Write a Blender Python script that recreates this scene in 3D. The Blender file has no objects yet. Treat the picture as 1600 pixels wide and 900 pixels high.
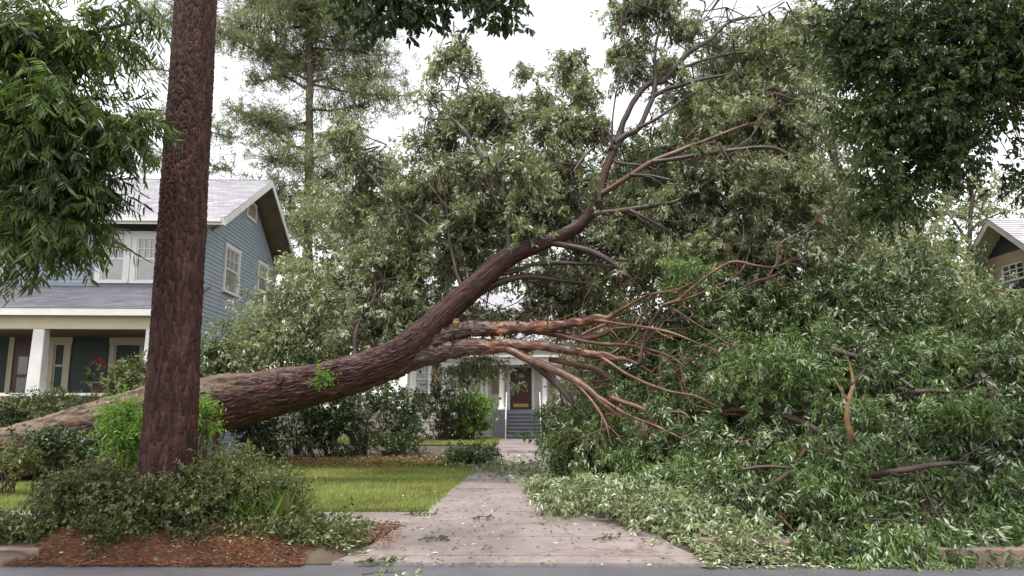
import bpy, math
import numpy as np

# ------------------------------------------------------------------ camera, sky, sun, exposure
SC = bpy.context.scene
FPX, CZ = 1155.0, 1.65
TH, YAW = math.atan(185 / FPX), math.atan(15 / FPX)
cam_data = bpy.data.cameras.new('camera')
cam_data.sensor_width = 36.0
cam_data.lens = FPX / 1600 * 36.0
cam_data.clip_end = 3000
cam = bpy.data.objects.new('camera', cam_data)
SC.collection.objects.link(cam)
cam.location = (0, 0, CZ)
cam.rotation_euler = (math.pi / 2 + TH, 0, YAW)
SC.camera = cam

SUN_EL, SUN_AZ = math.radians(74), math.radians(205)      # azimuth clockwise from +Y: behind the camera, to its left
world = bpy.data.worlds.new('World')
SC.world = world
world.use_nodes = True
wn, wl = world.node_tree.nodes, world.node_tree.links
wn.clear()
w_out = wn.new('ShaderNodeOutputWorld')
w_bg = wn.new('ShaderNodeBackground')
w_sky = wn.new('ShaderNodeTexSky')
w_sky.sky_type = 'NISHITA'
w_sky.sun_disc = False
w_sky.sun_elevation = SUN_EL
w_sky.sun_rotation = SUN_AZ
w_sky.air_density = 1.0
w_sky.dust_density = 1.0
w_sky.ozone_density = 1.0
w_hs = wn.new('ShaderNodeHueSaturation')                  # overcast: the cloud layer takes the blue out of the sky
w_hs.inputs['Saturation'].default_value = 0.10
w_hs.inputs['Value'].default_value = 1.0
wl.new(w_sky.outputs['Color'], w_hs.inputs['Color'])
wl.new(w_hs.outputs['Color'], w_bg.inputs['Color'])
w_bg.inputs['Strength'].default_value = 0.15
wl.new(w_bg.outputs['Background'], w_out.inputs['Surface'])

sun_data = bpy.data.lights.new('sun', 'SUN')
sun_data.energy = 1.5
sun_data.angle = math.radians(14)
sun_data.color = (1.0, 0.96, 0.92)
sun = bpy.data.objects.new('sun', sun_data)
SC.collection.objects.link(sun)
sd = (math.sin(SUN_AZ) * math.cos(SUN_EL), math.cos(SUN_AZ) * math.cos(SUN_EL), math.sin(SUN_EL))
import mathutils
sun.rotation_euler = mathutils.Vector(sd).to_track_quat('Z', 'Y').to_euler()
sun.location = (0, 0, 40)

SC.view_settings.view_transform = 'Standard'
SC.view_settings.look = 'None'
SC.view_settings.exposure = 1.35
SC.view_settings.gamma = 1.0
SC.view_settings.use_curve_mapping = False
SC.render.engine = 'CYCLES'
SC.cycles.max_bounces = 6
SC.cycles.diffuse_bounces = 3
SC.cycles.transmission_bounces = 4
SC.cycles.use_denoising = True

# ------------------------------------------------------------------ measuring helpers (points of the place seen along the photo's rays)
_fw = np.array([-math.sin(YAW) * math.cos(TH), math.cos(YAW) * math.cos(TH), math.sin(TH)])
_rt = np.array([math.cos(YAW), math.sin(YAW), 0.0])
_up = np.cross(_rt, _fw)
def _ray(px, py): return _fw * FPX + _rt * (px - 800) + _up * (450 - py)
def P(px, py, Y):
    r = _ray(px, py); return np.array([0, 0, CZ]) + r * (Y / r[1])
def PX(px, py, X):
    r = _ray(px, py); return np.array([0, 0, CZ]) + r * (X / r[0])
def G(px, py, z=0.14):
    r = _ray(px, py); return np.array([0, 0, CZ]) + r * ((z - CZ) / r[2])

rng = np.random.default_rng(7)
COL = SC.collection

# ------------------------------------------------------------------ mesh helpers
def tag(o, label=None, cat=None, group=None, kind=None):
    if label: o['label'] = label
    if cat: o['category'] = cat
    if group: o['group'] = group
    if kind: o['kind'] = kind
    return o

def empty(name, loc=(0, 0, 0), rz=0.0, parent=None):
    o = bpy.data.objects.new(name, None)
    COL.objects.link(o)
    o.location = loc
    o.rotation_euler = (0, 0, rz)
    o.empty_display_size = 0.2
    if parent: o.parent = parent
    return o

def mesh_obj(name, V, F, mat, parent=None, smooth=False, col=None, att=None):
    """V (n,3); F list of (m,k) int arrays; col: per-face RGB; att: dict name -> per-vertex float."""
    V = np.asarray(V, dtype=np.float32)
    if not isinstance(F, list): F = [F]
    F = [np.asarray(f, dtype=np.int32) for f in F if len(f)]
    me = bpy.data.meshes.new(name)
    nl = sum(f.size for f in F); nf = sum(len(f) for f in F)
    me.vertices.add(len(V)); me.vertices.foreach_set('co', V.ravel())
    me.loops.add(nl); me.polygons.add(nf)
    me.loops.foreach_set('vertex_index', np.concatenate([f.ravel() for f in F]))
    tot = np.concatenate([np.full(len(f), f.shape[1], dtype=np.int32) for f in F])
    st = np.concatenate([[0], np.cumsum(tot)[:-1]]).astype(np.int32)
    me.polygons.foreach_set('loop_start', st)
    me.polygons.foreach_set('use_smooth', np.full(nf, bool(smooth)))
    if col is not None:
        a = me.attributes.new('tone', 'FLOAT_COLOR', 'FACE')
        c4 = np.ones((nf, 4), dtype=np.float32); c4[:, :3] = col
        a.data.foreach_set('color', c4.ravel())
    if att:
        for k, v in att.items():
            a = me.attributes.new(k, 'FLOAT', 'POINT'); a.data.foreach_set('value', np.asarray(v, dtype=np.float32))
    me.update(calc_edges=True)
    me.materials.append(mat)
    o = bpy.data.objects.new(name, me)
    COL.objects.link(o)
    if parent: o.parent = parent
    return o

class MB:
    """collects boxes / polygons into one mesh"""
    def __init__(s): s.V = []; s.F4 = []; s.F3 = []; s.n = 0
    def verts(s, v): 
        b = s.n; s.V.extend([tuple(map(float, x)) for x in v]); s.n += len(v); return b
    def hexa(s, p):          # 8 points: bottom 4 (ccw from above), top 4
        b = s.verts(p)
        for f in ((3, 2, 1, 0), (4, 5, 6, 7), (0, 1, 5, 4), (1, 2, 6, 5), (2, 3, 7, 6), (3, 0, 4, 7)):
            s.F4.append([b + i for i in f])
        return s
    def box(s, x0, x1, y0, y1, z0, z1):
        return s.hexa([(x0, y0, z0), (x1, y0, z0), (x1, y1, z0), (x0, y1, z0), (x0, y0, z1), (x1, y0, z1), (x1, y1, z1), (x0, y1, z1)])
    def prism(s, pts, d):    # polygon pts (3D, planar) extruded by vector d
        n = len(pts); pts = [np.array(p, float) for p in pts]; d = np.array(d, float)
        b = s.verts(pts + [p + d for p in pts])
        s.ngon([b + i for i in range(n)][::-1]); s.ngon([b + n + i for i in range(n)])
        for i in range(n):
            j = (i + 1) % n
            s.F4.append([b + i, b + j, b + n + j, b + n + i])
        return s
    def ngon(s, idx):
        if len(idx) == 4: s.F4.append(list(idx))
        else:
            for i in range(1, len(idx) - 1): s.F3.append([idx[0], idx[i], idx[i + 1]])
    def build(s, name, mat, parent=None, smooth=False):
        F = []
        if s.F4: F.append(np.array(s.F4))
        if s.F3: F.append(np.array(s.F3))
        return mesh_obj(name, s.V, F, mat, parent, smooth)

def bevel(o, w=0.01, seg=2):
    m = o.modifiers.new('bevel', 'BEVEL'); m.width = w; m.segments = seg; m.limit_method = 'ANGLE'
    return o

def nrm(a): return a / np.maximum(np.linalg.norm(a, axis=-1, keepdims=True), 1e-9)

def spline(pts, n):
    """Catmull-Rom through pts (m,k) -> (n,k), roughly even in chord length"""
    p = np.asarray(pts, float)
    if len(p) == 2: 
        t = np.linspace(0, 1, n)[:, None]; return p[0] * (1 - t) + p[1] * t
    d = np.r_[0, np.cumsum(np.linalg.norm(np.diff(p[:, :3], axis=0), axis=1) + 1e-6)]
    e = np.vstack([2 * p[0] - p[1], p, 2 * p[-1] - p[-2]])
    s = np.linspace(0, d[-1], n)
    i = np.clip(np.searchsorted(d, s, side='right') - 1, 0, len(p) - 2)
    t = ((s - d[i]) / (d[i + 1] - d[i]))[:, None]
    a, b, c, f = e[i], e[i + 1], e[i + 2], e[i + 3]
    return 0.5 * ((2 * b) + (-a + c) * t + (2 * a - 5 * b + 4 * c - f) * t ** 2 + (-a + 3 * b - 3 * c + f) * t ** 3)

def frames(c):
    t = nrm(np.gradient(c, axis=0))
    ref = np.array([0, 0, 1.0]) if abs(t[0][2]) < 0.9 else np.array([0, 1.0, 0])
    N = np.zeros_like(c); n0 = ref - t[0] * (ref @ t[0]); n0 /= np.linalg.norm(n0); N[0] = n0
    for i in range(1, len(c)):
        v = N[i - 1] - t[i] * (N[i - 1] @ t[i]); N[i] = v / np.linalg.norm(v)
    return t, N, np.cross(t, N)

def tube(c, r, seg=8, disp=None, cap=True):
    """c (n,3) centre line, r (n,), disp (n,seg) added to the radius -> V, [F]"""
    c = np.asarray(c, float); n = len(c)
    t, N, B = frames(c)
    a = np.arange(seg) / seg * 2 * np.pi
    R = np.asarray(r, float)[:, None] + (disp if disp is not None else 0)
    V = c[:, None] + R[..., None] * (np.cos(a)[None, :, None] * N[:, None] + np.sin(a)[None, :, None] * B[:, None])
    V = V.reshape(-1, 3)
    i = np.arange(n - 1)[:, None] * seg; j = np.arange(seg)[None]; k = (j + 1) % seg
    F = np.stack([i + j, i + k, i + seg + k, i + seg + j], -1).reshape(-1, 4)
    Fs = [F]
    if cap:
        V = np.vstack([V, c[0], c[-1]])
        jj = np.arange(seg); kk = (jj + 1) % seg
        Fs.append(np.stack([kk, jj, np.full(seg, n * seg)], -1))
        Fs.append(np.stack([(n - 1) * seg + jj, (n - 1) * seg + kk, np.full(seg, n * seg + 1)], -1))
    return V, Fs

def join(parts):
    """[(V,[F...]), ...] -> V,[F4,F3]"""
    Vs = []; q = []; t3 = []; off = 0
    for V, Fs in parts:
        Vs.append(V)
        for f in Fs: (q if f.shape[1] == 4 else t3).append(f + off)
        off += len(V)
    out = []
    if q: out.append(np.vstack(q))
    if t3: out.append(np.vstack(t3))
    return np.vstack(Vs), out

def hash2(i, j, s=0):
    x = np.sin(i * 127.1 + j * 311.7 + s * 74.7) * 43758.5453
    return x - np.floor(x)

def worley(u, v, wrap):
    """cells of unit size; u wraps after `wrap` cells -> edge distance (F2-F1), cell random"""
    iu, iv = np.floor(u).astype(int), np.floor(v).astype(int)
    f1 = np.full(u.shape, 9.0); f2 = np.full(u.shape, 9.0); idr = np.zeros(u.shape)
    for du in (-1, 0, 1):
        for dv in (-1, 0, 1):
            cu, cv = iu + du, iv + dv; wu = np.mod(cu, wrap)
            x = cu + 0.15 + 0.7 * hash2(wu, cv); y = cv + 0.1 + 0.8 * hash2(wu, cv, 3)
            d = np.hypot(u - x, v - y); m = d < f1
            f2 = np.where(m, f1, np.minimum(f2, d)); idr = np.where(m, hash2(wu, cv, 9), idr); f1 = np.where(m, d, f1)
    return f2 - f1, idr

def vnoise(x, y, z=0.0, s=0):
    x, y, z = np.broadcast_arrays(np.asarray(x, float), y, z)
    i, j, k = np.floor(x), np.floor(y), np.floor(z); a, b, c = x - i, y - j, z - k
    a, b, c = (t * t * (3 - 2 * t) for t in (a, b, c)); r = 0
    for di in (0, 1):
        for dj in (0, 1):
            for dk in (0, 1):
                r = r + hash2(i + di + 57 * (k + dk), j + dj, s) * (a if di else 1 - a) * (b if dj else 1 - b) * (c if dk else 1 - c)
    return r

# ------------------------------------------------------------------ materials
def new_mat(name):
    m = bpy.data.materials.new(name); m.use_nodes = True
    return m, m.node_tree.nodes, m.node_tree.links, m.node_tree.nodes['Principled BSDF']

def ramp(N, L, src, stops):
    r = N.new('ShaderNodeValToRGB'); e = r.color_ramp.elements
    while len(e) < len(stops): e.new(0.5)
    for k, (p, c) in enumerate(stops): e[k].position = p; e[k].color = (*c, 1)
    L.new(src, r.inputs['Fac']); return r

def noise(N, L, scale, detail=4, rough=0.6, vec=None, coord='Object', stretch=None):
    n = N.new('ShaderNodeTexNoise'); n.inputs['Scale'].default_value = scale; n.inputs['Detail'].default_value = detail
    n.inputs['Roughness'].default_value = rough
    if vec is None:
        tc = N.new('ShaderNodeTexCoord'); vec = tc.outputs[coord]
    if stretch:
        mp = N.new('ShaderNodeMapping'); mp.inputs['Scale'].default_value = stretch; L.new(vec, mp.inputs['Vector']); vec = mp.outputs['Vector']
    L.new(vec, n.inputs['Vector']); return n

def mat_plain(name, c1, c2=None, scale=6, rough=0.6, bump=0.0, bscale=60, stretch=None, spec=0.5, metal=0.0, c3=None):
    m, N, L, b = new_mat(name)
    c2 = c2 or tuple(x * 0.8 for x in c1)
    n = noise(N, L, scale, 5, 0.65, stretch=stretch)
    st = [(0.3, c2), (0.7, c1)] if c3 is None else [(0.25, c2), (0.5, c1), (0.75, c3)]
    r = ramp(N, L, n.outputs['Fac'], st)
    L.new(r.outputs['Color'], b.inputs['Base Color'])
    b.inputs['Roughness'].default_value = rough
    b.inputs['Specular IOR Level'].default_value = spec
    b.inputs['Metallic'].default_value = metal
    if bump:
        n2 = noise(N, L, bscale, 6, 0.7, stretch=stretch); bp = N.new('ShaderNodeBump')
        bp.inputs['Strength'].default_value = bump; bp.inputs['Distance'].default_value = 0.01
        L.new(n2.outputs['Fac'], bp.inputs['Height']); L.new(bp.outputs['Normal'], b.inputs['Normal'])
    return m

def mat_leaf(name, dark, light, pale, rough=0.38, trans=0.3, spec=0.5, dead=(0.16, 0.08, 0.035), under=0.86):
    """tone.r random per leaf, tone.g random per bough, tone.b 0..1 picks pale undersides (>0.86) and browned leaves (<0.03)"""
    m, N, L, b = new_mat(name)
    at = N.new('ShaderNodeAttribute'); at.attribute_name = 'tone'
    sp = N.new('ShaderNodeSeparateColor'); L.new(at.outputs['Color'], sp.inputs['Color'])
    ma = N.new('ShaderNodeMath'); ma.operation = 'MULTIPLY'; ma.inputs[1].default_value = 0.55; L.new(sp.outputs['Green'], ma.inputs[0])
    mb = N.new('ShaderNodeMath'); mb.operation = 'MULTIPLY_ADD'; mb.inputs[1].default_value = 0.45; L.new(sp.outputs['Red'], mb.inputs[0]); L.new(ma.outputs[0], mb.inputs[2])
    r = ramp(N, L, mb.outputs[0], [(0.1, dark), (0.9, light)])
    mx = N.new('ShaderNodeMix'); mx.data_type = 'RGBA'
    gt = N.new('ShaderNodeMath'); gt.operation = 'GREATER_THAN'; gt.inputs[1].default_value = under; L.new(sp.outputs['Blue'], gt.inputs[0])
    L.new(gt.outputs[0], mx.inputs['Factor']); L.new(r.outputs['Color'], mx.inputs['A']); mx.inputs['B'].default_value = (*pale, 1)
    my = N.new('ShaderNodeMix'); my.data_type = 'RGBA'
    lt = N.new('ShaderNodeMath'); lt.operation = 'LESS_THAN'; lt.inputs[1].default_value = 0.03; L.new(sp.outputs['Blue'], lt.inputs[0])
    L.new(lt.outputs[0], my.inputs['Factor']); L.new(mx.outputs['Result'], my.inputs['A']); my.inputs['B'].default_value = (*dead, 1)
    L.new(my.outputs['Result'], b.inputs['Base Color'])
    b.inputs['Roughness'].default_value = rough; b.inputs['Specular IOR Level'].default_value = spec
    tr = N.new('ShaderNodeBsdfTranslucent'); ms = N.new('ShaderNodeMixShader'); ms.inputs[0].default_value = trans
    hs = N.new('ShaderNodeHueSaturation'); hs.inputs['Hue'].default_value = 0.485; hs.inputs['Saturation'].default_value = 1.2; hs.inputs['Value'].default_value = 1.5
    L.new(my.outputs['Result'], hs.inputs['Color']); L.new(hs.outputs['Color'], tr.inputs['Color'])
    out = N['Material Output']
    L.new(b.outputs[0], ms.inputs[1]); L.new(tr.outputs[0], ms.inputs[2]); L.new(ms.outputs[0], out.inputs['Surface'])
    return m

def mat_bark(name, stops, rough=0.6, bscale=30, stretch=(1, 1, 1), bump=0.6, moss=None, top=None):
    m, N, L, b = new_mat(name)
    at = N.new('ShaderNodeAttribute'); at.attribute_name = 'plate'
    n = noise(N, L, 7, 6, 0.7, stretch=stretch)
    mm = N.new('ShaderNodeMath'); mm.operation = 'MULTIPLY_ADD'; mm.inputs[1].default_value = 0.45
    L.new(at.outputs['Fac'], mm.inputs[0])
    m2 = N.new('ShaderNodeMath'); m2.operation = 'MULTIPLY'; m2.inputs[1].default_value = 0.6; L.new(n.outputs['Fac'], m2.inputs[0]); L.new(m2.outputs[0], mm.inputs[2])
    r = ramp(N, L, mm.outputs[0], stops)
    colour = r.outputs['Color']
    if moss:
        mo = N.new('ShaderNodeAttribute'); mo.attribute_name = 'moss'
        mx = N.new('ShaderNodeMix'); mx.data_type = 'RGBA'; L.new(mo.outputs['Fac'], mx.inputs['Factor']); L.new(colour, mx.inputs['A']); mx.inputs['B'].default_value = (*moss, 1)
        colour = mx.outputs['Result']
    L.new(colour, b.inputs['Base Color'])
    b.inputs['Roughness'].default_value = rough; b.inputs['Specular IOR Level'].default_value = 0.22
    n2 = noise(N, L, bscale, 7, 0.7, stretch=stretch); bp = N.new('ShaderNodeBump')
    bp.inputs['Strength'].default_value = bump; bp.inputs['Distance'].default_value = 0.012
    L.new(n2.outputs['Fac'], bp.inputs['Height']); L.new(bp.outputs['Normal'], b.inputs['Normal'])
    return m

M = {}
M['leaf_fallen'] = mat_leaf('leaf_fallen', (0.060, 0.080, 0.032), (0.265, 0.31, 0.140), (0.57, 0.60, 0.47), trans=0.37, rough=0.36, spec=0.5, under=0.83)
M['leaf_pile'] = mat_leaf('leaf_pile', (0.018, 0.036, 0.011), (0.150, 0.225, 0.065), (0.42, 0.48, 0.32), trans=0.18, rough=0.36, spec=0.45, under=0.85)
M['leaf_litter'] = mat_leaf('leaf_litter', (0.10, 0.135, 0.045), (0.30, 0.35, 0.165), (0.55, 0.58, 0.44), trans=0.1, rough=0.45)
M['leaf_left'] = mat_leaf('leaf_left', (0.018, 0.038, 0.010), (0.100, 0.155, 0.035), (0.20, 0.28, 0.10), trans=0.42, dead=(0.09, 0.10, 0.02))
M['leaf_right'] = mat_leaf('leaf_right', (0.016, 0.032, 0.010), (0.060, 0.095, 0.020), (0.10, 0.14, 0.05), trans=0.3, dead=(0.07, 0.07, 0.02))
M['leaf_oak'] = mat_leaf('leaf_oak', (0.018, 0.035, 0.012), (0.055, 0.085, 0.025), (0.10, 0.14, 0.06), trans=0.3, dead=(0.06, 0.06, 0.02))
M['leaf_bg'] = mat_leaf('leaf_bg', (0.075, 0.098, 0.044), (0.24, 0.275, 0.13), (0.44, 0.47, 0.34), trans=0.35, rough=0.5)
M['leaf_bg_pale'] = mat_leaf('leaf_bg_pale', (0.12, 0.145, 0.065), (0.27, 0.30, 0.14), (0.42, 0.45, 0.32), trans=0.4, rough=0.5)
M['leaf_bright'] = mat_leaf('leaf_bright', (0.06, 0.14, 0.02), (0.17, 0.30, 0.05), (0.25, 0.38, 0.12), trans=0.35)
M['leaf_fresh'] = mat_leaf('leaf_fresh', (0.05, 0.095, 0.022), (0.19, 0.28, 0.075), (0.36, 0.44, 0.22), trans=0.25)
M['leaf_shrub'] = mat_leaf('leaf_shrub', (0.014, 0.030, 0.010), (0.065, 0.100, 0.034), (0.17, 0.22, 0.11), trans=0.22)  # darkened: shade beneath the fallen trunk is put into the leaf colour
M['leaf_cover'] = mat_leaf('leaf_cover', (0.026, 0.042, 0.014), (0.150, 0.180, 0.055), (0.25, 0.26, 0.13), trans=0.25)
M['needle'] = mat_leaf('needle', (0.10, 0.13, 0.055), (0.25, 0.285, 0.125), (0.36, 0.39, 0.24), trans=0.4, rough=0.5)
M['grass'] = mat_leaf('grass', (0.19, 0.245, 0.065), (0.36, 0.425, 0.14), (0.44, 0.42, 0.19), trans=0.3, rough=0.5, dead=(0.26, 0.19, 0.08))
M['tallgrass'] = mat_leaf('tallgrass', (0.06, 0.11, 0.02), (0.17, 0.24, 0.05), (0.26, 0.18, 0.08), trans=0.3, rough=0.5, dead=(0.30, 0.15, 0.06))
M['straw'] = mat_leaf('straw', (0.09, 0.034, 0.016), (0.27, 0.115, 0.055), (0.34, 0.21, 0.12), trans=0.05, rough=0.6, dead=(0.08, 0.035, 0.02))
M['bloom'] = mat_leaf('bloom', (0.16, 0.02, 0.012), (0.28, 0.05, 0.03), (0.3, 0.1, 0.07), trans=0.2)
M['bloom_pink'] = mat_leaf('bloom_pink', (0.40, 0.10, 0.10), (0.60, 0.25, 0.22), (0.6, 0.4, 0.35), trans=0.2)
M['bark_pine'] = mat_bark('bark_pine', [(0.22, (0.013, 0.0055, 0.005)), (0.5, (0.043, 0.0175, 0.0135)), (0.75, (0.095, 0.043, 0.033))], rough=0.6, bscale=26, stretch=(1, 1, 0.45))
M['bark_fallen'] = mat_bark('bark_fallen', [(0.2, (0.012, 0.006, 0.0055)), (0.5, (0.046, 0.020, 0.017)), (0.8, (0.115, 0.058, 0.046))], rough=0.42, bscale=26, stretch=(0.35, 1, 1), moss=(0.24, 0.19, 0.125))
def mat_limb(name):
    m, N, L, b = new_mat(name)
    n = noise(N, L, 5, 6, 0.7, stretch=(0.5, 1, 1)); r1 = ramp(N, L, n.outputs['Fac'], [(0.30, (0.030, 0.015, 0.011)), (0.5, (0.115, 0.044, 0.022)), (0.72, (0.28, 0.125, 0.058))])
    r2 = ramp(N, L, n.outputs['Fac'], [(0.3, (0.035, 0.020, 0.016)), (0.7, (0.10, 0.055, 0.042))])
    at = N.new('ShaderNodeAttribute'); at.attribute_name = 'peel'
    n3 = noise(N, L, 2.2, 4, 0.6); ad = N.new('ShaderNodeMath'); ad.operation = 'ADD'; L.new(at.outputs['Fac'], ad.inputs[0]); L.new(n3.outputs['Fac'], ad.inputs[1])
    f = ramp(N, L, ad.outputs[0], [(0.60, (0, 0, 0)), (0.95, (1, 1, 1))])
    mx = N.new('ShaderNodeMix'); mx.data_type = 'RGBA'; L.new(f.outputs['Color'], mx.inputs['Factor']); L.new(r2.outputs['Color'], mx.inputs['A']); L.new(r1.outputs['Color'], mx.inputs['B'])
    L.new(mx.outputs['Result'], b.inputs['Base Color']); b.inputs['Roughness'].default_value = 0.4
    n2 = noise(N, L, 40, 7, 0.7, stretch=(0.4, 1, 1)); bp = N.new('ShaderNodeBump'); bp.inputs['Strength'].default_value = 0.5; bp.inputs['Distance'].default_value = 0.012
    L.new(n2.outputs['Fac'], bp.inputs['Height']); L.new(bp.outputs['Normal'], b.inputs['Normal'])
    return m
M['limb_red'] = mat_limb('limb_red')
M['limb_dark'] = mat_plain('limb_dark', (0.046, 0.027, 0.021), (0.018, 0.012, 0.010), 4, 0.5, 0.4, 40, c3=(0.10, 0.062, 0.046))
M['twig'] = mat_plain('twig', (0.10, 0.056, 0.034), (0.035, 0.024, 0.018), 6, 0.6)
M['broken'] = mat_plain('broken', (0.40, 0.24, 0.12), (0.22, 0.11, 0.055), 9, 0.6, 0.4, 60)
M['bark_bg'] = mat_plain('bark_bg', (0.13, 0.09, 0.065), (0.06, 0.045, 0.035), 4, 0.8, 0.6, 20, (1, 1, 0.3))
def mat_concrete(name):
    m, N, L, b = new_mat(name)
    n1 = noise(N, L, 0.55, 5, 0.6); n2 = noise(N, L, 3.2, 6, 0.7); n3 = noise(N, L, 38, 4, 0.7)
    r1 = ramp(N, L, n1.outputs['Fac'], [(0.32, (0.240, 0.190, 0.181)), (0.68, (0.368, 0.303, 0.291))])
    r2 = ramp(N, L, n2.outputs['Fac'], [(0.30, (0.70, 0.67, 0.64)), (0.55, (1, 1, 1)), (0.8, (1.1, 1.08, 1.06))]); r3 = ramp(N, L, n3.outputs['Fac'], [(0.35, (0.82, 0.81, 0.8)), (0.6, (1.05, 1.05, 1.05))])
    c = r1.outputs['Color']
    for r in (r2, r3):
        mx = N.new('ShaderNodeMix'); mx.data_type = 'RGBA'; mx.blend_type = 'MULTIPLY'; mx.inputs['Factor'].default_value = 1.0
        L.new(c, mx.inputs['A']); L.new(r.outputs['Color'], mx.inputs['B']); c = mx.outputs['Result']
    v = N.new('ShaderNodeTexVoronoi'); v.feature = 'DISTANCE_TO_EDGE'; v.inputs['Scale'].default_value = 0.42       # hairline cracks
    tc = N.new('ShaderNodeTexCoord'); nw = noise(N, L, 1.4, 5, 0.6); av = N.new('ShaderNodeMixRGB'); av.inputs[0].default_value = 0.35
    L.new(tc.outputs['Object'], av.inputs[1]); L.new(nw.outputs['Color'], av.inputs[2]); L.new(av.outputs[0], v.inputs['Vector'])
    rc = ramp(N, L, v.outputs['Distance'], [(0.0, (0.5, 0.48, 0.47)), (0.004, (1, 1, 1))])
    mx = N.new('ShaderNodeMix'); mx.data_type = 'RGBA'; mx.blend_type = 'MULTIPLY'; mx.inputs['Factor'].default_value = 0.8; L.new(c, mx.inputs['A']); L.new(rc.outputs['Color'], mx.inputs['B'])
    L.new(mx.outputs['Result'], b.inputs['Base Color'])
    rr = ramp(N, L, n1.outputs['Fac'], [(0.35, (0.22,) * 3), (0.65, (0.55,) * 3)]); L.new(rr.outputs['Color'], b.inputs['Roughness'])
    bp = N.new('ShaderNodeBump'); bp.inputs['Strength'].default_value = 0.25; bp.inputs['Distance'].default_value = 0.006; L.new(n3.outputs['Fac'], bp.inputs['Height']); L.new(bp.outputs['Normal'], b.inputs['Normal'])
    return m
M['concrete'] = mat_concrete('concrete')
M['kerb'] = mat_plain('kerb', (0.20, 0.135, 0.11), (0.11, 0.075, 0.06), 3, 0.6, 0.35, 40, c3=(0.28, 0.21, 0.18))
M['asphalt'] = mat_plain('asphalt', (0.13, 0.128, 0.142), (0.095, 0.094, 0.105), 2, 0.32, 0.5, 160)
M['soil'] = mat_plain('soil', (0.075, 0.050, 0.034), (0.040, 0.030, 0.020), 1.6, 0.8, 0.8, 22, c3=(0.10, 0.085, 0.045))
M['turf'] = mat_plain('turf', (0.19, 0.21, 0.055), (0.15, 0.13, 0.05), 1.2, 0.8, 0.8, 60, c3=(0.25, 0.27, 0.065))
M['mulch'] = mat_plain('mulch', (0.17, 0.065, 0.035), (0.09, 0.038, 0.022), 9, 0.8, 0.9, 50)

M['siding'] = mat_plain('siding', (0.30, 0.345, 0.40), (0.245, 0.285, 0.335), 2.5, 0.5, 0.08, 30)
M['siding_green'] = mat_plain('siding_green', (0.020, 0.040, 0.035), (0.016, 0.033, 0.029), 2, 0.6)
M['white'] = mat_plain('white', (0.70, 0.68, 0.65), (0.60, 0.585, 0.56), 3, 0.5, 0.08, 30)
M['cream'] = mat_plain('cream', (0.52, 0.46, 0.32), (0.45, 0.40, 0.28), 2, 0.55)
M['trim_grey'] = mat_plain('trim_grey', (0.36, 0.34, 0.28), (0.29, 0.275, 0.23), 3, 0.6)
M['trim_dark'] = mat_plain('trim_dark', (0.035, 0.04, 0.042), (0.025, 0.03, 0.03), 3, 0.6)
M['wood_soffit'] = mat_plain('wood_soffit', (0.22, 0.17, 0.11), (0.13, 0.10, 0.065), 3, 0.7)
M['louvre'] = mat_plain('louvre', (0.40, 0.28, 0.20), (0.30, 0.20, 0.14), 6, 0.6)
M['door_red'] = mat_plain('door_red', (0.070, 0.022, 0.014), (0.05, 0.016, 0.011), 4, 0.4)
M['brass'] = mat_plain('brass', (0.55, 0.38, 0.14), (0.45, 0.3, 0.1), 4, 0.35, metal=0.7)
M['step_grey'] = mat_plain('step_grey', (0.13, 0.135, 0.155), (0.09, 0.095, 0.11), 4, 0.5)
M['beige'] = mat_plain('beige', (0.34, 0.25, 0.18), (0.27, 0.20, 0.145), 3, 0.6)
M['brown_panel'] = mat_plain('brown_panel', (0.26, 0.17, 0.11), (0.20, 0.13, 0.085), 3, 0.6)
M['white_siding'] = mat_plain('white_siding', (0.50, 0.46, 0.41), (0.43, 0.395, 0.355), 3, 0.5)
M['terracotta'] = mat_plain('terracotta', (0.09, 0.05, 0.035), (0.06, 0.035, 0.025), 5, 0.7)

def mat_glass(name, c, rough=0.04):
    m, N, L, b = new_mat(name)
    n = noise(N, L, 1.5, 2); r = ramp(N, L, n.outputs['Fac'], [(0.35, tuple(x * 0.7 for x in c)), (0.65, c)])
    L.new(r.outputs['Color'], b.inputs['Base Color']); b.inputs['Roughness'].default_value = rough
    b.inputs['Coat Weight'].default_value = 0.6; b.inputs['Coat Roughness'].default_value = 0.02
    return m
M['glass_dark'] = mat_glass('glass_dark', (0.030, 0.034, 0.032))
M['glass_blind'] = mat_glass('glass_blind', (0.30, 0.30, 0.28), 0.15)

def mat_brick(name, c1, c2, mortar, scale=1.0, bw=0.22, bh=0.075):
    m, N, L, b = new_mat(name)
    tc = N.new('ShaderNodeTexCoord'); mp = N.new('ShaderNodeMapping'); mp.inputs['Rotation'].default_value = (math.pi / 2, 0, 0)
    L.new(tc.outputs['Object'], mp.inputs['Vector'])
    t = N.new('ShaderNodeTexBrick'); L.new(mp.outputs['Vector'], t.inputs['Vector'])
    t.inputs['Color1'].default_value = (*c1, 1); t.inputs['Color2'].default_value = (*c2, 1); t.inputs['Mortar'].default_value = (*mortar, 1)
    t.inputs['Scale'].default_value = scale; t.inputs['Brick Width'].default_value = bw; t.inputs['Row Height'].default_value = bh; t.inputs['Mortar Size'].default_value = 0.006
    L.new(t.outputs['Color'], b.inputs['Base Color']); b.inputs['Roughness'].default_value = 0.75
    return m
M['brick'] = mat_brick('brick', (0.20, 0.07, 0.05), (0.13, 0.05, 0.04), (0.25, 0.22, 0.2))

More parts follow.
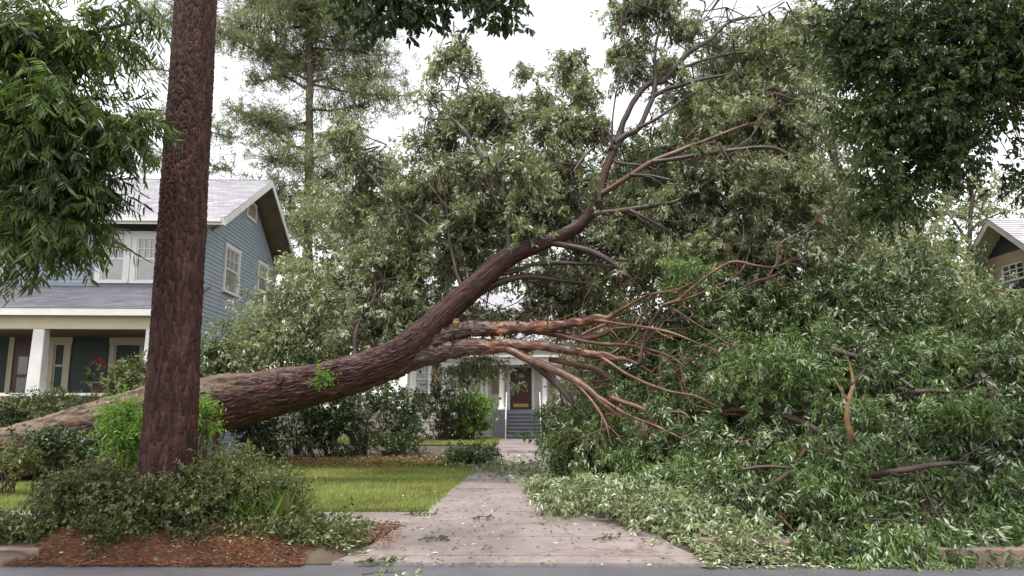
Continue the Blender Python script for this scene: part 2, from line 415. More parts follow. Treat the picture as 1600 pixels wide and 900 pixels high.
def mat_shingle(name, c1, c2):
    m, N, L, b = new_mat(name)
    tc = N.new('ShaderNodeTexCoord')
    t = N.new('ShaderNodeTexBrick'); L.new(tc.outputs['UV'], t.inputs['Vector']) if False else None
    at = N.new('ShaderNodeAttribute'); at.attribute_name = 'tone'
    n = noise(N, L, 3.0, 5, 0.7)
    mm = N.new('ShaderNodeMath'); mm.operation = 'MULTIPLY_ADD'; mm.inputs[1].default_value = 0.5
    L.new(at.outputs['Fac'], mm.inputs[0])
    m2 = N.new('ShaderNodeMath'); m2.operation = 'MULTIPLY'; m2.inputs[1].default_value = 0.5; L.new(n.outputs['Fac'], m2.inputs[0]); L.new(m2.outputs[0], mm.inputs[2])
    r = ramp(N, L, mm.outputs[0], [(0.2, c2), (0.8, c1)])
    L.new(r.outputs['Color'], b.inputs['Base Color']); b.inputs['Roughness'].default_value = 0.5
    return m
M['shingle_grey'] = mat_shingle('shingle_grey', (0.46, 0.44, 0.465), (0.30, 0.285, 0.305))  # grey raised paler: the sky's reflection on the roof is put into the colour
M['shingle_dark'] = mat_shingle('shingle_dark', (0.21, 0.20, 0.23), (0.13, 0.125, 0.145))
M['shingle_pale'] = mat_shingle('shingle_pale', (0.45, 0.44, 0.47), (0.33, 0.32, 0.35))

# ------------------------------------------------------------------ foliage
def leaf_geo(pos, d, n, L, W, fold=0.18, droop=0.12, rich=False):
    d = nrm(d); s = nrm(np.cross(n, d)); n = np.cross(d, s)
    L = np.asarray(L)[:, None]; W = np.asarray(W)[:, None]
    m = len(pos); i = np.arange(m)[:, None]
    if not rich:
        V = np.stack([pos, pos + d * L * 0.42 + s * W * 0.5 + n * W * fold, pos + d * L - n * L * droop, pos + d * L * 0.42 - s * W * 0.5 + n * W * fold], 1)
        F = np.stack([i * 4 + np.array([[0, 2, 1]]), i * 4 + np.array([[0, 3, 2]])], 1).reshape(-1, 3)
        return V.reshape(-1, 3), F, 2
    V = np.stack([pos, pos + d * L * 0.3 + s * W * 0.45 + n * W * fold, pos + d * L * 0.68 + s * W * 0.38 + n * (W * fold - L * droop * 0.4),
                  pos + d * L - n * L * droop, pos + d * L * 0.68 - s * W * 0.38 + n * (W * fold - L * droop * 0.4), pos + d * L * 0.3 - s * W * 0.45 + n * W * fold], 1)
    F = np.stack([i * 6 + np.array([[0, 2, 1]]), i * 6 + np.array([[0, 3, 2]]), i * 6 + np.array([[0, 4, 3]]), i * 6 + np.array([[0, 5, 4]])], 1).reshape(-1, 3)
    return V.reshape(-1, 3), F, 4

def rnd_dir(n): return nrm(rng.normal(size=(n, 3)))

def sprigs(c, axis, tone, k, slen, L, W, droop=0.35, spread=0.9, upn=0.7, rich=False, fold=0.18, paired=False):
    """c, axis (n,3), tone (n,) -> leaves, k per sprig"""
    n = len(c); axis = nrm(axis)
    t = (np.arange(k) + rng.random((n, k))) / k
    cc = np.repeat(c, k, 0); aa = np.repeat(axis, k, 0)
    sl = np.repeat(slen * rng.uniform(0.7, 1.3, n), k)
    pos = cc + aa * (t.reshape(-1) * sl)[:, None]
    rad = rnd_dir(n * k); rad -= aa * (rad * aa).sum(1, keepdims=True); rad = nrm(rad)
    if paired:
        side = nrm(np.cross(axis, rnd_dir(n))); sg = np.tile(np.where(np.arange(k) % 2 == 0, 1.0, -1.0), n)[:, None]
        rad = nrm(np.repeat(side, k, 0) * sg + rad * 0.25)
    d = aa * 0.55 + rad * spread; d[:, 2] -= droop
    nn = rng.normal(size=(n * k, 3)) * 0.6; nn[:, 2] += upn
    Ls = L * rng.uniform(0.65, 1.3, n * k)
    V, F, per = leaf_geo(pos, d, nn, Ls, Ls / L * W * rng.uniform(0.8, 1.2, n * k), fold=fold, rich=rich)
    pale = np.where(rng.random(n * k) < 0.6, np.repeat(rng.random(n), k), rng.random(n * k)); pale = np.where((pale < 0.03) & (rng.random(n * k) < 0.6), 0.5, pale)
    col = np.stack([rng.random(n * k), np.repeat(tone, k), pale], 1)
    return V, F, np.repeat(col, per, 0)

class Leaves:
    def __init__(s): s.V = []; s.F = []; s.C = []; s.n = 0
    def add(s, V, F, C): s.V.append(V); s.F.append(F + s.n); s.C.append(C); s.n += len(V)
    def build(s, name, mat, parent=None):
        return mesh_obj(name, np.vstack(s.V), [np.vstack(s.F)], mat, parent, False, np.vstack(s.C))

def in_ball(n, p=0.45):
    return rnd_dir(n) * (rng.random(n) ** p)[:, None]

def crown(lv, blobs, bough=0.32, per_bough=7, k=12, slen=0.3, L=0.1, W=0.034, droop=0.35, dens=1.0, flat=0.75, rich=False, upn=0.7, zmin=0.1, fold=0.18, gap=0.0, paired=False, axr=0.45, spray=0.0, bdroop=0.35):
    """blobs: (centre xyz, (rx,ry,rz), n_boughs). Returns bough centres"""
    cs = []
    for c, r, nb in blobs:
        nb = max(1, int(nb * dens)); c = np.asarray(c, float)
        q = c + in_ball(nb, 0.5) * np.asarray(r, float)
        if gap > 0:
            q = q[vnoise(q[:, 0] * 0.9, q[:, 1] * 0.9, q[:, 2] * 0.9, 5) > gap]
        q[:, 2] = np.maximum(q[:, 2], zmin)
        if not len(q): continue
        tone = np.clip(rng.normal(0.5, 0.24) + rng.normal(0, 0.27, len(q)), 0, 1)
        off = rng.normal(size=(len(q), per_bough, 3)) * bough * np.array([1, 1, flat])
        if spray > 0:      # sprigs sit along a drooping bough instead of in a ball
            bd = nrm(nrm(q - c) * 0.7 + rng.normal(size=q.shape) * 0.6 - np.array([0, 0, bdroop]))
            tt = rng.random((len(q), per_bough, 1)); ln = spray * rng.uniform(0.6, 1.4, (len(q), 1, 1))
            off = bd[:, None] * (tt - 0.35) * ln + off * (1.05 - 0.55 * tt); off[..., 2] -= 0.25 * ln[..., 0] * tt[..., 0] ** 2
        sc = (q[:, None] + off).reshape(-1, 3); sc[:, 2] = np.maximum(sc[:, 2], zmin)
        ax = (off.reshape(-1, 3) / bough * 0.6 if spray == 0 else np.repeat(bd, per_bough, 0) * 0.9) + rng.normal(size=sc.shape) * axr; ax[:, 2] -= droop
        lv.add(*sprigs(sc, ax, np.repeat(tone, per_bough), k, slen, L, W, droop, rich=rich, upn=upn, fold=fold, paired=paired))
        cs.append(q)
    return np.vstack(cs)

def pxb(px, py, Y, rx, rz, ry, nb):
    """ellipsoid whose outline is rx x rz photo pixels at distance Y, ry metres deep"""
    s = Y / FPX
    return (P(px, py, Y), (rx * s, ry, rz * s), nb)

def twig_tubes(starts, ends, r0, r1, sag=0.12, n=5, seg=4):
    parts = []
    for a, b in zip(starts, ends):
        m = (a + b) / 2 + rng.normal(size=3) * np.linalg.norm(b - a) * sag
        c = spline([a, m, b], n); parts.append(tube(c, np.linspace(r0, r1, n), seg, cap=False))
    return join(parts)

def nearest(pts, q):
    out = np.empty(len(q), int)
    for i in range(0, len(q), 500):
        out[i:i + 500] = np.argmin(((q[i:i + 500, None] - pts[None]) ** 2).sum(-1), 1)
    return out

# ================================================================== SETTING: ground, road, kerb, drive, pavement, lawns
def drive_half(Y):
    return np.interp(Y, [8.12, 8.8, 10.0, 11.15, 15.8, 24, 36], [2.02, 1.76, 1.52, 1.42, 1.20, 1.05, 0.95])
def drive_z(Y):
    return np.interp(Y, [8.12, 9.6, 10.0, 40], [0.022, 0.125, 0.14, 0.14])

mb = MB()
prof = [(-60, -0.05), (8.16, -0.05), (10.0, 0.085), (40, 0.085), (80, 0.085), (700, 0.085)]
b = mb.verts([(x, y, z) for y, z in prof for x in (-600, 600)])
for i in range(len(prof) - 1): mb.F4.append([b + 2 * i, b + 2 * i + 1, b + 2 * i + 3, b + 2 * i + 2])
tag(mb.build('ground', M['soil']), kind='structure')
mb = MB(); b = mb.verts([(-120, -12, 0), (120, -12, 0), (120, 8.19, 0), (-120, 8.19, 0)]); mb.F4.append([b, b + 1, b + 2, b + 3])
tag(mb.build('road', M['asphalt']), kind='structure')

drive = tag(empty('driveway', (0, 10, 0)), kind='structure')
ys = [8.13, 8.42, 9.28, 10.0, 11.15, 12.6, 14.2, 15.9, 17.8, 19.8, 22.0, 24.4, 27.0, 30.0, 33.0, 35.9]
for i in range(len(ys) - 1):
    a, c = ys[i] + 0.011, ys[i + 1] - 0.011
    yy = np.linspace(a, c, 5); pts = []
    mbs = MB()
    dzl = rng.normal(0, 0.002)
    for q in range(4):
        y0, y1 = yy[q], yy[q + 1]; h0, h1 = drive_half(y0), drive_half(y1); z0, z1 = drive_z(y0) + dzl, drive_z(y1) + dzl
        mbs.hexa([(-h0, y0 - 10, z0 - 0.09), (h0, y0 - 10, z0 - 0.09), (h1, y1 - 10, z1 - 0.09), (-h1, y1 - 10, z1 - 0.09),
                  (-h0, y0 - 10, z0), (h0, y0 - 10, z0), (h1, y1 - 10, z1), (-h1, y1 - 10, z1)])
    mbs.build('slab', M['concrete'], drive)

for sgn, nm in ((-1, 'pavement'), (1, 'pavement')):
    pv = tag(empty(nm, (sgn * 2, 10.55, 0)), kind='structure')
    x = 1.46
    for k in range(12):
        x1 = x + rng.uniform(1.15, 1.25)
        mbs = MB(); lo, hi = sorted((sgn * (x + 0.008) - sgn * 2, sgn * (x1 - 0.008) - sgn * 2))
        dz = rng.normal(0, 0.006)
        mbs.box(lo, hi, -0.55, 0.58, 0.04, 0.142 + dz)
        bevel(mbs.build('slab', M['concrete'], pv), 0.012, 1)
        x = x1

def kerb_line(pts, parent, h=0.15, w=0.16):
    pts = [np.array(p, float) for p in pts]
    for a, c in zip(pts[:-1], pts[1:]):
        L = np.linalg.norm(c - a); n = max(1, round(L / 1.25)); d = (c - a) / L; s = np.array([-d[1], d[0]])
        if s[1] < 0: s = -s
        for k in range(n):
            p0 = a + d * (L * k / n + 0.006); p1 = a + d * (L * (k + 1) / n - 0.006)
            q = [p0, p1, p1 + s * w, p0 + s * w]; mbs = MB()
            mbs.hexa([(*p, -0.04) for p in q] + [(*(p + s * (0.018 if j < 2 else 0)), h) for j, p in enumerate(q)])
            bevel(mbs.build('kerb_stone', M['kerb'], parent), 0.014, 2)
kl = tag(empty('kerb', (0, 0, 0)), kind='structure')
kerb_line([(-16, 8.15), (-5.15, 8.15)], kl)
kr = tag(empty('kerb', (0, 0, 0)), kind='structure')
kerb_line([(2.0, 8.75), (3.6, 8.45), (4.6, 8.15), (16, 8.15)], kr, h=0.17)

def sheet(name, x0f, x1f, y0, y1, z, mat, nx, ny, amp=0.0, extra=None):
    yy = np.linspace(y0, y1, ny); u = np.linspace(0, 1, nx)
    X = np.stack([x0f(y) + (x1f(y) - x0f(y)) * u for y in yy]); Yg = np.repeat(yy[:, None], nx, 1)
    Z = z + amp * (vnoise(X * 1.3, Yg * 1.3) - 0.5) + amp * 0.5 * (vnoise(X * 5, Yg * 5) - 0.5)
    if extra is not None: Z = np.maximum(Z + extra(X, Yg), 0.008)
    i = np.arange(ny - 1)[:, None] * nx; j = np.arange(nx - 1)[None]
    F = np.stack([i + j, i + j + 1, i + nx + j + 1, i + nx + j], -1).reshape(-1, 4)
    return tag(mesh_obj(name, np.stack([X, Yg, Z], -1).reshape(-1, 3), F, mat, smooth=True), kind='structure')
def to_apron(X, Y):    # next to the flared apron the soil comes down to the concrete
    t = np.clip((np.abs(X) - drive_half(Y)) / 0.5, 0, 1); t = t * t * (3 - 2 * t)
    return (1 - t) * (drive_z(Y) - 0.012 - 0.115)
def mound(X, Y):       # the planting strip rises towards the standing tree
    return 0.26 * np.exp(-(((X + 4.2) / 1.5) ** 2 + ((Y - 9.25) / 0.75) ** 2))
sheet('verge', lambda y: -18.0, lambda y: -drive_half(y) - 0.02, 8.14, 9.98, 0.115, M['soil'], 220, 30, 0.04, lambda X, Y: mound(X, Y) + to_apron(X, Y) - 0.09 * np.clip((8.33 - Y) / 0.19, 0, 1) * np.clip((X + 5.4) / 0.3, 0, 1) * np.clip((np.abs(X) - drive_half(Y)) / 0.5, 0, 1))
sheet('verge', lambda y: drive_half(y) + 0.02, lambda y: 18.0, 8.16, 9.98, 0.115, M['soil'], 200, 26, 0.04, lambda X, Y: to_apron(X, Y) - 0.1 * np.clip((8.8 - Y) / 0.4, 0, 1) * np.clip((5.0 - X) / 0.8, 0, 1) * np.clip((np.abs(X) - drive_half(Y)) / 0.5, 0, 1))
sheet('lawn', lambda y: -26.0, lambda y: -drive_half(y) - 0.02, 11.17, 22.4, 0.125, M['turf'], 150, 90, 0.03)
sheet('lawn', lambda y: drive_half(y) + 0.02, lambda y: 26.0, 11.17, 22.4, 0.125, M['turf'], 80, 40, 0.03)
sheet('lawn', lambda y: -12.0, lambda y: -drive_half(y) - 0.02, 30.5, 35.8, 0.125, M['turf'], 60, 30, 0.03)

# ================================================================== HOUSES
def xf(px, py, O, rz, axis, c):
    """where the photo's ray meets the house-local plane axis=c -> local point"""
    cs, sn = math.cos(-rz), math.sin(-rz)
    def l(v): return np.array([cs * v[0] - sn * v[1], sn * v[0] + cs * v[1], v[2]])
    o = l(np.array([0, 0, CZ]) - np.array(O, float)); d = l(_ray(px, py)); return o + d * ((c - o[axis]) / d[axis])

def wallbox(mb, side, w, u0, u1, z0, z1, n0, n1):
    """box on a wall: side 'f' faces -y at y=w, 'r' faces +x at x=w, 'l' faces -x at x=w; n = distance out of the wall"""
    if side == 'f': mb.box(u0, u1, w - n1, w - n0, z0, z1)
    elif side == 'r': mb.box(w + n0, w + n1, u0, u1, z0, z1)
    else: mb.box(w - n1, w - n0, u0, u1, z0, z1)

def window(parent, side, w, u0, u1, z0, z1, trim, glass, cas=0.11, grid=(0, 0), sill=True, name='window', sashmat=None):
    mb = MB()
    for a, b_, c, d in ((u0 - cas, u0, z0, z1), (u1, u1 + cas, z0, z1), (u0 - cas - 0.02, u1 + cas + 0.02, z1, z1 + cas * 1.2)):
        wallbox(mb, side, w, a, b_, c, d, 0.0, 0.055)
    o = mb.build(name, trim, parent)
    sm = sashmat or trim; zm = (z0 + z1) / 2; t = 0.045
    for (a, c, n) in ((zm, z1, 0.03), (z0, zm + 0.03, 0.012)):
        mb = MB()
        wallbox(mb, side, w, u0, u0 + t, a, c, -0.03, n); wallbox(mb, side, w, u1 - t, u1, a, c, -0.03, n)
        wallbox(mb, side, w, u0 + t, u1 - t, a, a + t, -0.03, n); wallbox(mb, side, w, u0 + t, u1 - t, c - t, c, -0.03, n)
        mb.build('sash', sm, o)
        mb = MB(); wallbox(mb, side, w, u0 + t, u1 - t, a + t, c - t, -0.028, -0.012 + n * 0.3); mb.build('pane', glass, o)
        if grid[0] and a == zm:
            mb = MB()
            for q in range(1, grid[0]):
                x = u0 + t + (u1 - u0 - 2 * t) * q / grid[0]; wallbox(mb, side, w, x - 0.011, x + 0.011, a + t, c - t, -0.01, n - 0.003)
            for q in range(1, grid[1]):
                z = a + t + (c - a - 2 * t) * q / grid[1]; wallbox(mb, side, w, u0 + t, u1 - t, z - 0.011, z + 0.011, -0.01, n - 0.006)
            mb.build('muntin', sm, o)
    if sill:
        mb = MB(); wallbox(mb, side, w, u0 - cas - 0.04, u1 + cas + 0.04, z0 - 0.07, z0, 0.0, 0.10); mb.build('sill', trim, o)
    return o

def siding(parent, side, w, u0, u1, z0, z1, holes, mat, ex=0.125, clip=None, name='siding_board'):
    z = z0
    while z < z1 - 0.02:
        zt = min(z + ex, z1); a0, a1 = u0, u1
        if clip:
            a0, a1 = clip(zt)
            a0, a1 = max(a0, u0), min(a1, u1)
        segs = [(a0, a1)]
        for (h0, h1, hz0, hz1) in holes:
            if hz0 < zt - 0.01 and hz1 > z + 0.01:
                ns = []
                for s0, s1 in segs:
                    if h1 <= s0 or h0 >= s1: ns.append((s0, s1)); continue
                    if h0 > s0: ns.append((s0, h0))
                    if h1 < s1: ns.append((h1, s1))
                segs = ns
        for s0, s1 in segs:
            if s1 - s0 < 0.06: continue
            mb = MB(); j = rng.normal(0, 0.0015)
            lo, hi = 0.028 + j, 0.010 + j
            if side == 'f': q = [(s0, w - lo, z), (s1, w - lo, z), (s1, w, z), (s0, w, z), (s0, w - hi, zt), (s1, w - hi, zt), (s1, w, zt), (s0, w, zt)]
            elif side == 'r': q = [(w, s0, z), (w + lo, s0, z), (w + lo, s1, z), (w, s1, z), (w, s0, zt), (w + hi, s0, zt), (w + hi, s1, zt), (w, s1, zt)]
            else: q = [(w - lo, s0, z), (w, s0, z), (w, s1, z), (w - lo, s1, z), (w - hi, s0, zt), (w, s0, zt), (w, s1, zt), (w - hi, s1, zt)]
            mb.hexa(q); mb.build(name, mat, parent)
        z += ex

def shingles(parent, a, b_, c, d, mat, ex=0.15, name='shingles', tab=0.33):
    """courses of tabs on the slope a(lower left) b(lower right) c(upper right) d(upper left): real stepped pieces, one part"""
    a, b_, c, d = (np.array(p, float) for p in (a, b_, c, d))
    n = nrm(np.cross(b_ - a, d - a)); 
    if n[2] < 0: n = -n
    rows = int(np.linalg.norm(d - a) / ex); V = []; F = []; C = []
    for r in range(rows):
        t0, t1 = r / rows, (r + 1.02) / rows
        p0, p1 = a + (d - a) * t0, b_ + (c - b_) * t0; q0, q1 = a + (d - a) * t1, b_ + (c - b_) * t1
        m = max(1, int(np.linalg.norm(p1 - p0) / tab)); off = (r % 3) / 3
        for k in range(-1, m + 1):
            s0, s1 = np.clip((k + off) / m, 0, 1), np.clip((k + 1 + off) / m - 0.006 / tab / m, 0, 1)
            if s1 - s0 < 1e-3: continue
            lift = 0.016 + rng.uniform(0, 0.006); bidx = len(V)
            V += [p0 + (p1 - p0) * s0 + n * lift, p0 + (p1 - p0) * s1 + n * lift, q0 + (q1 - q0) * s1 + n * 0.004, q0 + (q1 - q0) * s0 + n * 0.004, p0 + (p1 - p0) * s0, p0 + (p1 - p0) * s1]
            F += [[bidx, bidx + 1, bidx + 2, bidx + 3], [bidx + 4, bidx + 5, bidx + 1, bidx]]
            v = rng.random(); C += [[v] * 3, [v] * 3]
    o = mesh_obj(name, V, np.array(F), mat, parent, False, np.array(C)); o['kind'] = 'stuff'
    return o

# ---- the blue house beside the fallen trunk
O1, R1 = (-9.30, 21.2, 0.0), math.radians(3.0)
h1 = tag(empty('blue_house', O1, R1), 'two storey blue clapboard house with grey roof and deep porch', 'house')
H = lambda px, py, ax, c: xf(px, py, O1, R1, ax, c)
WX, WD, EZ, RZ = -13.0, 6.3, 7.0, 9.28
pk = H(425, 283, 0, 0.75); RY, RZ = pk[1], pk[2]
WD = 2 * RY
slope = (RZ - 6.98) / (RY + 0.75)
mb = MB(); mb.box(WX, -0.002, 0.0, WD, 0.1, EZ - 0.05)
mb.prism([(-0.002, 0.0, EZ - 0.05), (-0.002, WD, EZ - 0.05), (-0.002, RY, RZ - 0.18)], (-0.2, 0, 0))
mb.build('wall', M['siding'], h1)
# openings
wA0, wA1 = H(217, 372, 1, 0), H(243, 440, 1, 0); wB0, wB1 = H(163, 372, 1, 0), H(193, 440, 1, 0); wC0, wC1 = H(-20, 375, 1, 0), H(6, 440, 1, 0)
zA0, zA1 = wA1[2], wA0[2]
front_up = [(wA0[0], wA1[0]), (wB0[0], wB1[0]), (wC0[0], wC1[0])]
for q, (u0, u1) in enumerate(front_up):
    window(h1, 'f', -0.02, u0, u1, zA0, zA1, M['white'], M['glass_blind'], 0.16, (3, 2) if q != 1 else (4, 2))
mb = MB(); wallbox(mb, 'f', 0, wB1[0] + 0.162, wA0[0] - 0.162, zA0 - 0.06, zA1 + 0.18, 0.0, 0.045); mb.build('mullion', M['white'], h1)
s10, s11 = H(352, 385, 0, 0), H(368, 462, 0, 0)
sw1 = (s10[1], s11[1], s11[2], s10[2]); s20, s21 = H(403, 418, 0, 0), H(415, 446, 0, 0); sw2 = (s20[1], s21[1], s21[2] - 0.3, s20[2] + 0.15)
at0, at1 = H(386, 318, 0, 0), H(397, 338, 0, 0); swA = (at0[1], at1[1] + 0.05, at1[2] - 0.15, at0[2] + 0.1)
for u0, u1, z0, z1 in (sw1, sw2): window(h1, 'r', 0.02, u0, u1, z0, z1, M['white'], M['glass_blind'], 0.10, (3, 2))
u0, u1, z0, z1 = swA
mb = MB()
for a, c, d, e in ((u0 - 0.09, u0, z0 - 0.09, z1 + 0.09), (u1, u1 + 0.09, z0 - 0.09, z1 + 0.09), (u0, u1, z0 - 0.09, z0), (u0, u1, z1, z1 + 0.09)): wallbox(mb, 'r', 0, a, c, d, e, 0, 0.06)
av = mb.build('attic_vent', M['white'], h1)
for q in range(7):
    mb = MB(); zz = z0 + (z1 - z0) * q / 7; wallbox(mb, 'r', 0, u0, u1, zz + 0.012, zz + (z1 - z0) / 7 - 0.008, 0.002, 0.03); mb.build('slat', M['louvre'], av)
holesf = [(u0 - 0.16, u1 + 0.16, zA0 - 0.07, zA1 + 0.19) for u0, u1 in front_up] + [(wB1[0], wA0[0], zA0 - 0.07, zA1 + 0.19)]
siding(h1, 'f', 0.0, WX, 0.0, 5.05, 6.72, holesf, M['siding'])
mb = MB(); wallbox(mb, 'f', 0, WX, 0.0, 6.72, 6.96, 0, 0.04); mb.build('frieze_soffit_shade', M['trim_dark'], h1)  # frieze coloured dark, with the soffit's shade painted into it
holess = [(u0 - 0.1, u1 + 0.1, z0 - 0.07, z1 + 0.12) for u0, u1, z0, z1 in (sw1, sw2)] + [(swA[0] - 0.09, swA[1] + 0.09, swA[2] - 0.09, swA[3] + 0.09)]
def clip1(zt):
    if zt < EZ - 0.12: return (0.0, WD)
    k = (zt - (EZ - 0.12)) / slope; return (max(0, k - 0.05), min(WD, WD - k + 0.05))
siding(h1, 'r', 0.0, 0.0, WD, 0.5, RZ - 0.25, holess, M['siding'], clip=clip1)
# roof
def roof_slab(parent, x0, x1, ya, za, yb, zb, t, mat, name):
    mb = MB(); mb.prism([(x0, ya, za), (x0, yb, zb), (x0, yb, zb - t), (x0, ya, za - t)], (x1 - x0, 0, 0)); return mb.build(name, mat, parent)
ez = 6.98; ye0, ye1 = -0.75, WD + 0.75
rf = roof_slab(h1, WX - 0.8, 0.75, ye0, ez, RY, RZ, 0.07, M['wood_soffit'], 'roof')
roof_slab(h1, WX - 0.8, 0.75, ye1, ez, RY - 0.0, RZ, 0.07, M['wood_soffit'], 'roof')
shingles(h1, (WX - 0.8, ye0 - 0.03, ez + 0.004), (0.78, ye0 - 0.03, ez + 0.004), (0.78, RY, RZ + 0.012), (WX - 0.8, RY, RZ + 0.012), M['shingle_grey'])
shingles(h1, (0.78, ye1 + 0.03, ez + 0.004), (WX - 0.8, ye1 + 0.03, ez + 0.004), (WX - 0.8, RY, RZ + 0.012), (0.78, RY, RZ + 0.012), M['shingle_grey'], ex=0.3)
mb = MB(); mb.prism([(WX - 0.8, RY - 0.14, RZ - 0.05), (WX - 0.8, RY, RZ + 0.05), (WX - 0.8, RY + 0.14, RZ - 0.05), (WX - 0.8, RY, RZ - 0.01)], (-WX + 1.56, 0, 0)); mb.build('ridge_cap', M['shingle_dark'], h1)
for ya, sg in ((ye0, 1), (ye1, -1)):      # rake boards on the gable end
    mb = MB(); mb.prism([(0.752, ya, ez + 0.0), (0.752, RY, RZ), (0.752, RY, RZ - 0.22), (0.752, ya, ez - 0.22)], (0.035, 0, 0)); mb.build('rake_board', M['white'], h1)
mb = MB(); mb.box(WX - 0.8, 0.75, ye0 - 0.03, ye0 - 0.002, ez - 0.2, ez + 0.0); mb.build('fascia', M['white'], h1)
mb = MB(); mb.box(WX - 0.8, 0.70, ye0 - 0.13, ye0 - 0.032, ez - 0.13, ez - 0.02); mb.build('gutter', M['white'], h1)
for yy in (0.35, RY, WD - 0.35):          # knee brackets under the rake
    zz = ez + slope * (min(yy, WD - yy) + 0.75) - 0.12
    mb = MB(); mb.box(0.03, 0.70, yy - 0.05, yy + 0.05, zz - 0.16, zz - 0.02); mb.prism([(0.03, yy - 0.045, zz - 0.62), (0.03, yy - 0.045, zz - 0.5), (0.6, yy - 0.045, zz - 0.16), (0.68, yy - 0.045, zz - 0.16)], (0, 0.09, 0)); mb.build('bracket', M['trim_grey'], h1)
# porch
PY = -2.65
pe = H(120, 482, 1, PY - 0.25); pez = pe[2]
pt = H(120, 447, 1, 0.0)[2]
pr = roof_slab(h1, WX, 0.25, PY - 0.25, pez, -0.035, pt, 0.08, M['wood_soffit'], 'porch_roof')
shingles(h1, (WX, PY - 0.28, pez + 0.004), (0.27, PY - 0.28, pez + 0.004), (0.27, -0.04, pt + 0.008), (WX, -0.04, pt + 0.008), M['shingle_dark'], ex=0.15)
mb = MB(); mb.box(WX, 0.25, PY - 0.275, PY - 0.252, pez - 0.17, pez); mb.build('fascia', M['white'], h1)
bz0 = H(120, 514, 1, PY)[2]
mb = MB(); mb.box(WX, 0.05, PY - 0.02, PY + 0.22, bz0, pez - 0.10); mb.build('porch_beam', M['cream'], h1)
mb = MB(); mb.box(WX, 0.05, PY - 0.04, PY - 0.022, bz0, bz0 + 0.10); mb.build('beam_moulding', M['cream'], h1)
mb = MB(); mb.box(-0.16, 0.05, PY + 0.225, -0.04, bz0, pt - 0.75); mb.build('porch_beam', M['cream'], h1)
mb = MB(); mb.box(WX, 0.03, PY + 0.225, -0.05, bz0 + 0.02, bz0 + 0.06); mb.build('porch_ceiling', M['wood_soffit'], h1)
capz = H(140, 614, 1, PY - 0.05)[2]
mb = MB(); mb.box(WX, 0.1, PY - 0.08, PY + 0.28, capz - 0.08, capz); mb.build('parapet_cap', M['white'], h1)
mb = MB(); mb.box(WX, 0.05, PY - 0.02, PY + 0.22, 0.1, capz - 0.08); mb.build('parapet', M['brick'], h1)
mb = MB(); mb.box(WX, 0.03, PY + 0.225, -0.005, 0.3, 1.0); mb.build('porch_floor', M['step_grey'], h1)
px0 = H(61, 560, 1, PY + 0.1)[0]
for xx in (px0, px0 - 4.0, -0.2, px0 - 7.5):
    mb = MB(); mb.hexa([(xx - 0.17, PY - 0.07, capz), (xx + 0.17, PY - 0.07, capz), (xx + 0.17, PY + 0.25, capz), (xx - 0.17, PY + 0.25, capz), (xx - 0.14, PY - 0.03, bz0), (xx + 0.14, PY - 0.03, bz0), (xx + 0.14, PY + 0.22, bz0), (xx - 0.14, PY + 0.22, bz0)])
    bevel(mb.build('porch_post', M['white'], h1), 0.012, 1)
# wall behind the porch: dark green boards, cream windows, front door
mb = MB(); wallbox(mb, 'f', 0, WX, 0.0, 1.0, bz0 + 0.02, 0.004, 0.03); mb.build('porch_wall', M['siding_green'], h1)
p0, p1 = H(182, 537, 1, 0), H(218, 600, 1, 0); zb = p1[2] - 0.15
window(h1, 'f', -0.03, p0[0], p1[0], zb, p0[2], M['cream'], M['glass_dark'], 0.14)
q0 = H(232, 537, 1, 0)[0]; window(h1, 'f', -0.03, q0, q0 + p1[0] - p0[0], zb, p0[2], M['cream'], M['glass_dark'], 0.14)
n0, n1 = H(88, 537, 1, 0)[0], H(99, 600, 1, 0)[0]
window(h1, 'f', -0.03, n0, n1, zb, p0[2], M['cream'], M['glass_dark'], 0.16)
d0, d1 = H(26, 530, 1, 0), H(50, 600, 1, 0)
mb = MB()
for a, c, d, e in ((d0[0] - 0.14, d0[0], 1.0, d0[2] + 0.1), (d1[0], d1[0] + 0.12, 1.0, d0[2] + 0.1), (d0[0] - 0.14, d1[0] + 0.12, d0[2] + 0.1, d0[2] + 0.24)): wallbox(mb, 'f', 0, a, c, d, e, 0.03, 0.09)
dd = mb.build('door', M['cream'], h1)
mb = MB(); wallbox(mb, 'f', 0, d0[0], d1[0], 1.0, d0[2] + 0.1, 0.03, 0.05); mb.build('door_leaf', M['door_red'], dd)
mb = MB()
for za, zc in ((1.9, 2.45), (2.55, 3.05)): wallbox(mb, 'f', 0, d0[0] + 0.15, d1[0] - 0.15, za, zc, 0.05, 0.055)
mb.build('pane', M['glass_dark'], dd)

# ---- the cottage at the end of the drive
O2 = (0.0, 38.6, 0.0)
h2 = tag(empty('white_cottage', O2), 'white cottage with columned entrance and grey steps at end of driveway', 'house')
K = lambda px, py, ax, c: xf(px, py, O2, 0.0, ax, c)
CX0, CX1 = K(636, 600, 1, 0)[0], K(965, 600, 1, 0)[0]
fz = K(815, 640, 1, 0)[2]; cez = 4.75
mb = MB(); mb.box(CX0, CX1, 0.0, 8.0, 0.1, cez); mb.build('wall', M['white_siding'], h2)
wins = []
for a, c in ((650, 670), (697, 722), (728, 752), (905, 930)):
    u0, z1 = K(a, 572, 1, 0)[0::2]; u1, z0 = K(c, 614, 1, 0)[0::2]; wins.append((u0, u1, z0, z1))
    window(h2, 'f', -0.02, u0, u1, z0, z1, M['white'], M['glass_blind'], 0.12, (3, 2))
dl, dr = K(797, 640, 1, 0)[0], K(831, 640, 1, 0)[0]; dt = K(815, 574, 1, 0)[2]
holes2 = [(u0 - 0.13, u1 + 0.13, z0 - 0.07, z1 + 0.15) for u0, u1, z0, z1 in wins] + [(dl - 0.16, dr + 0.16, 0, dt + 0.14)]
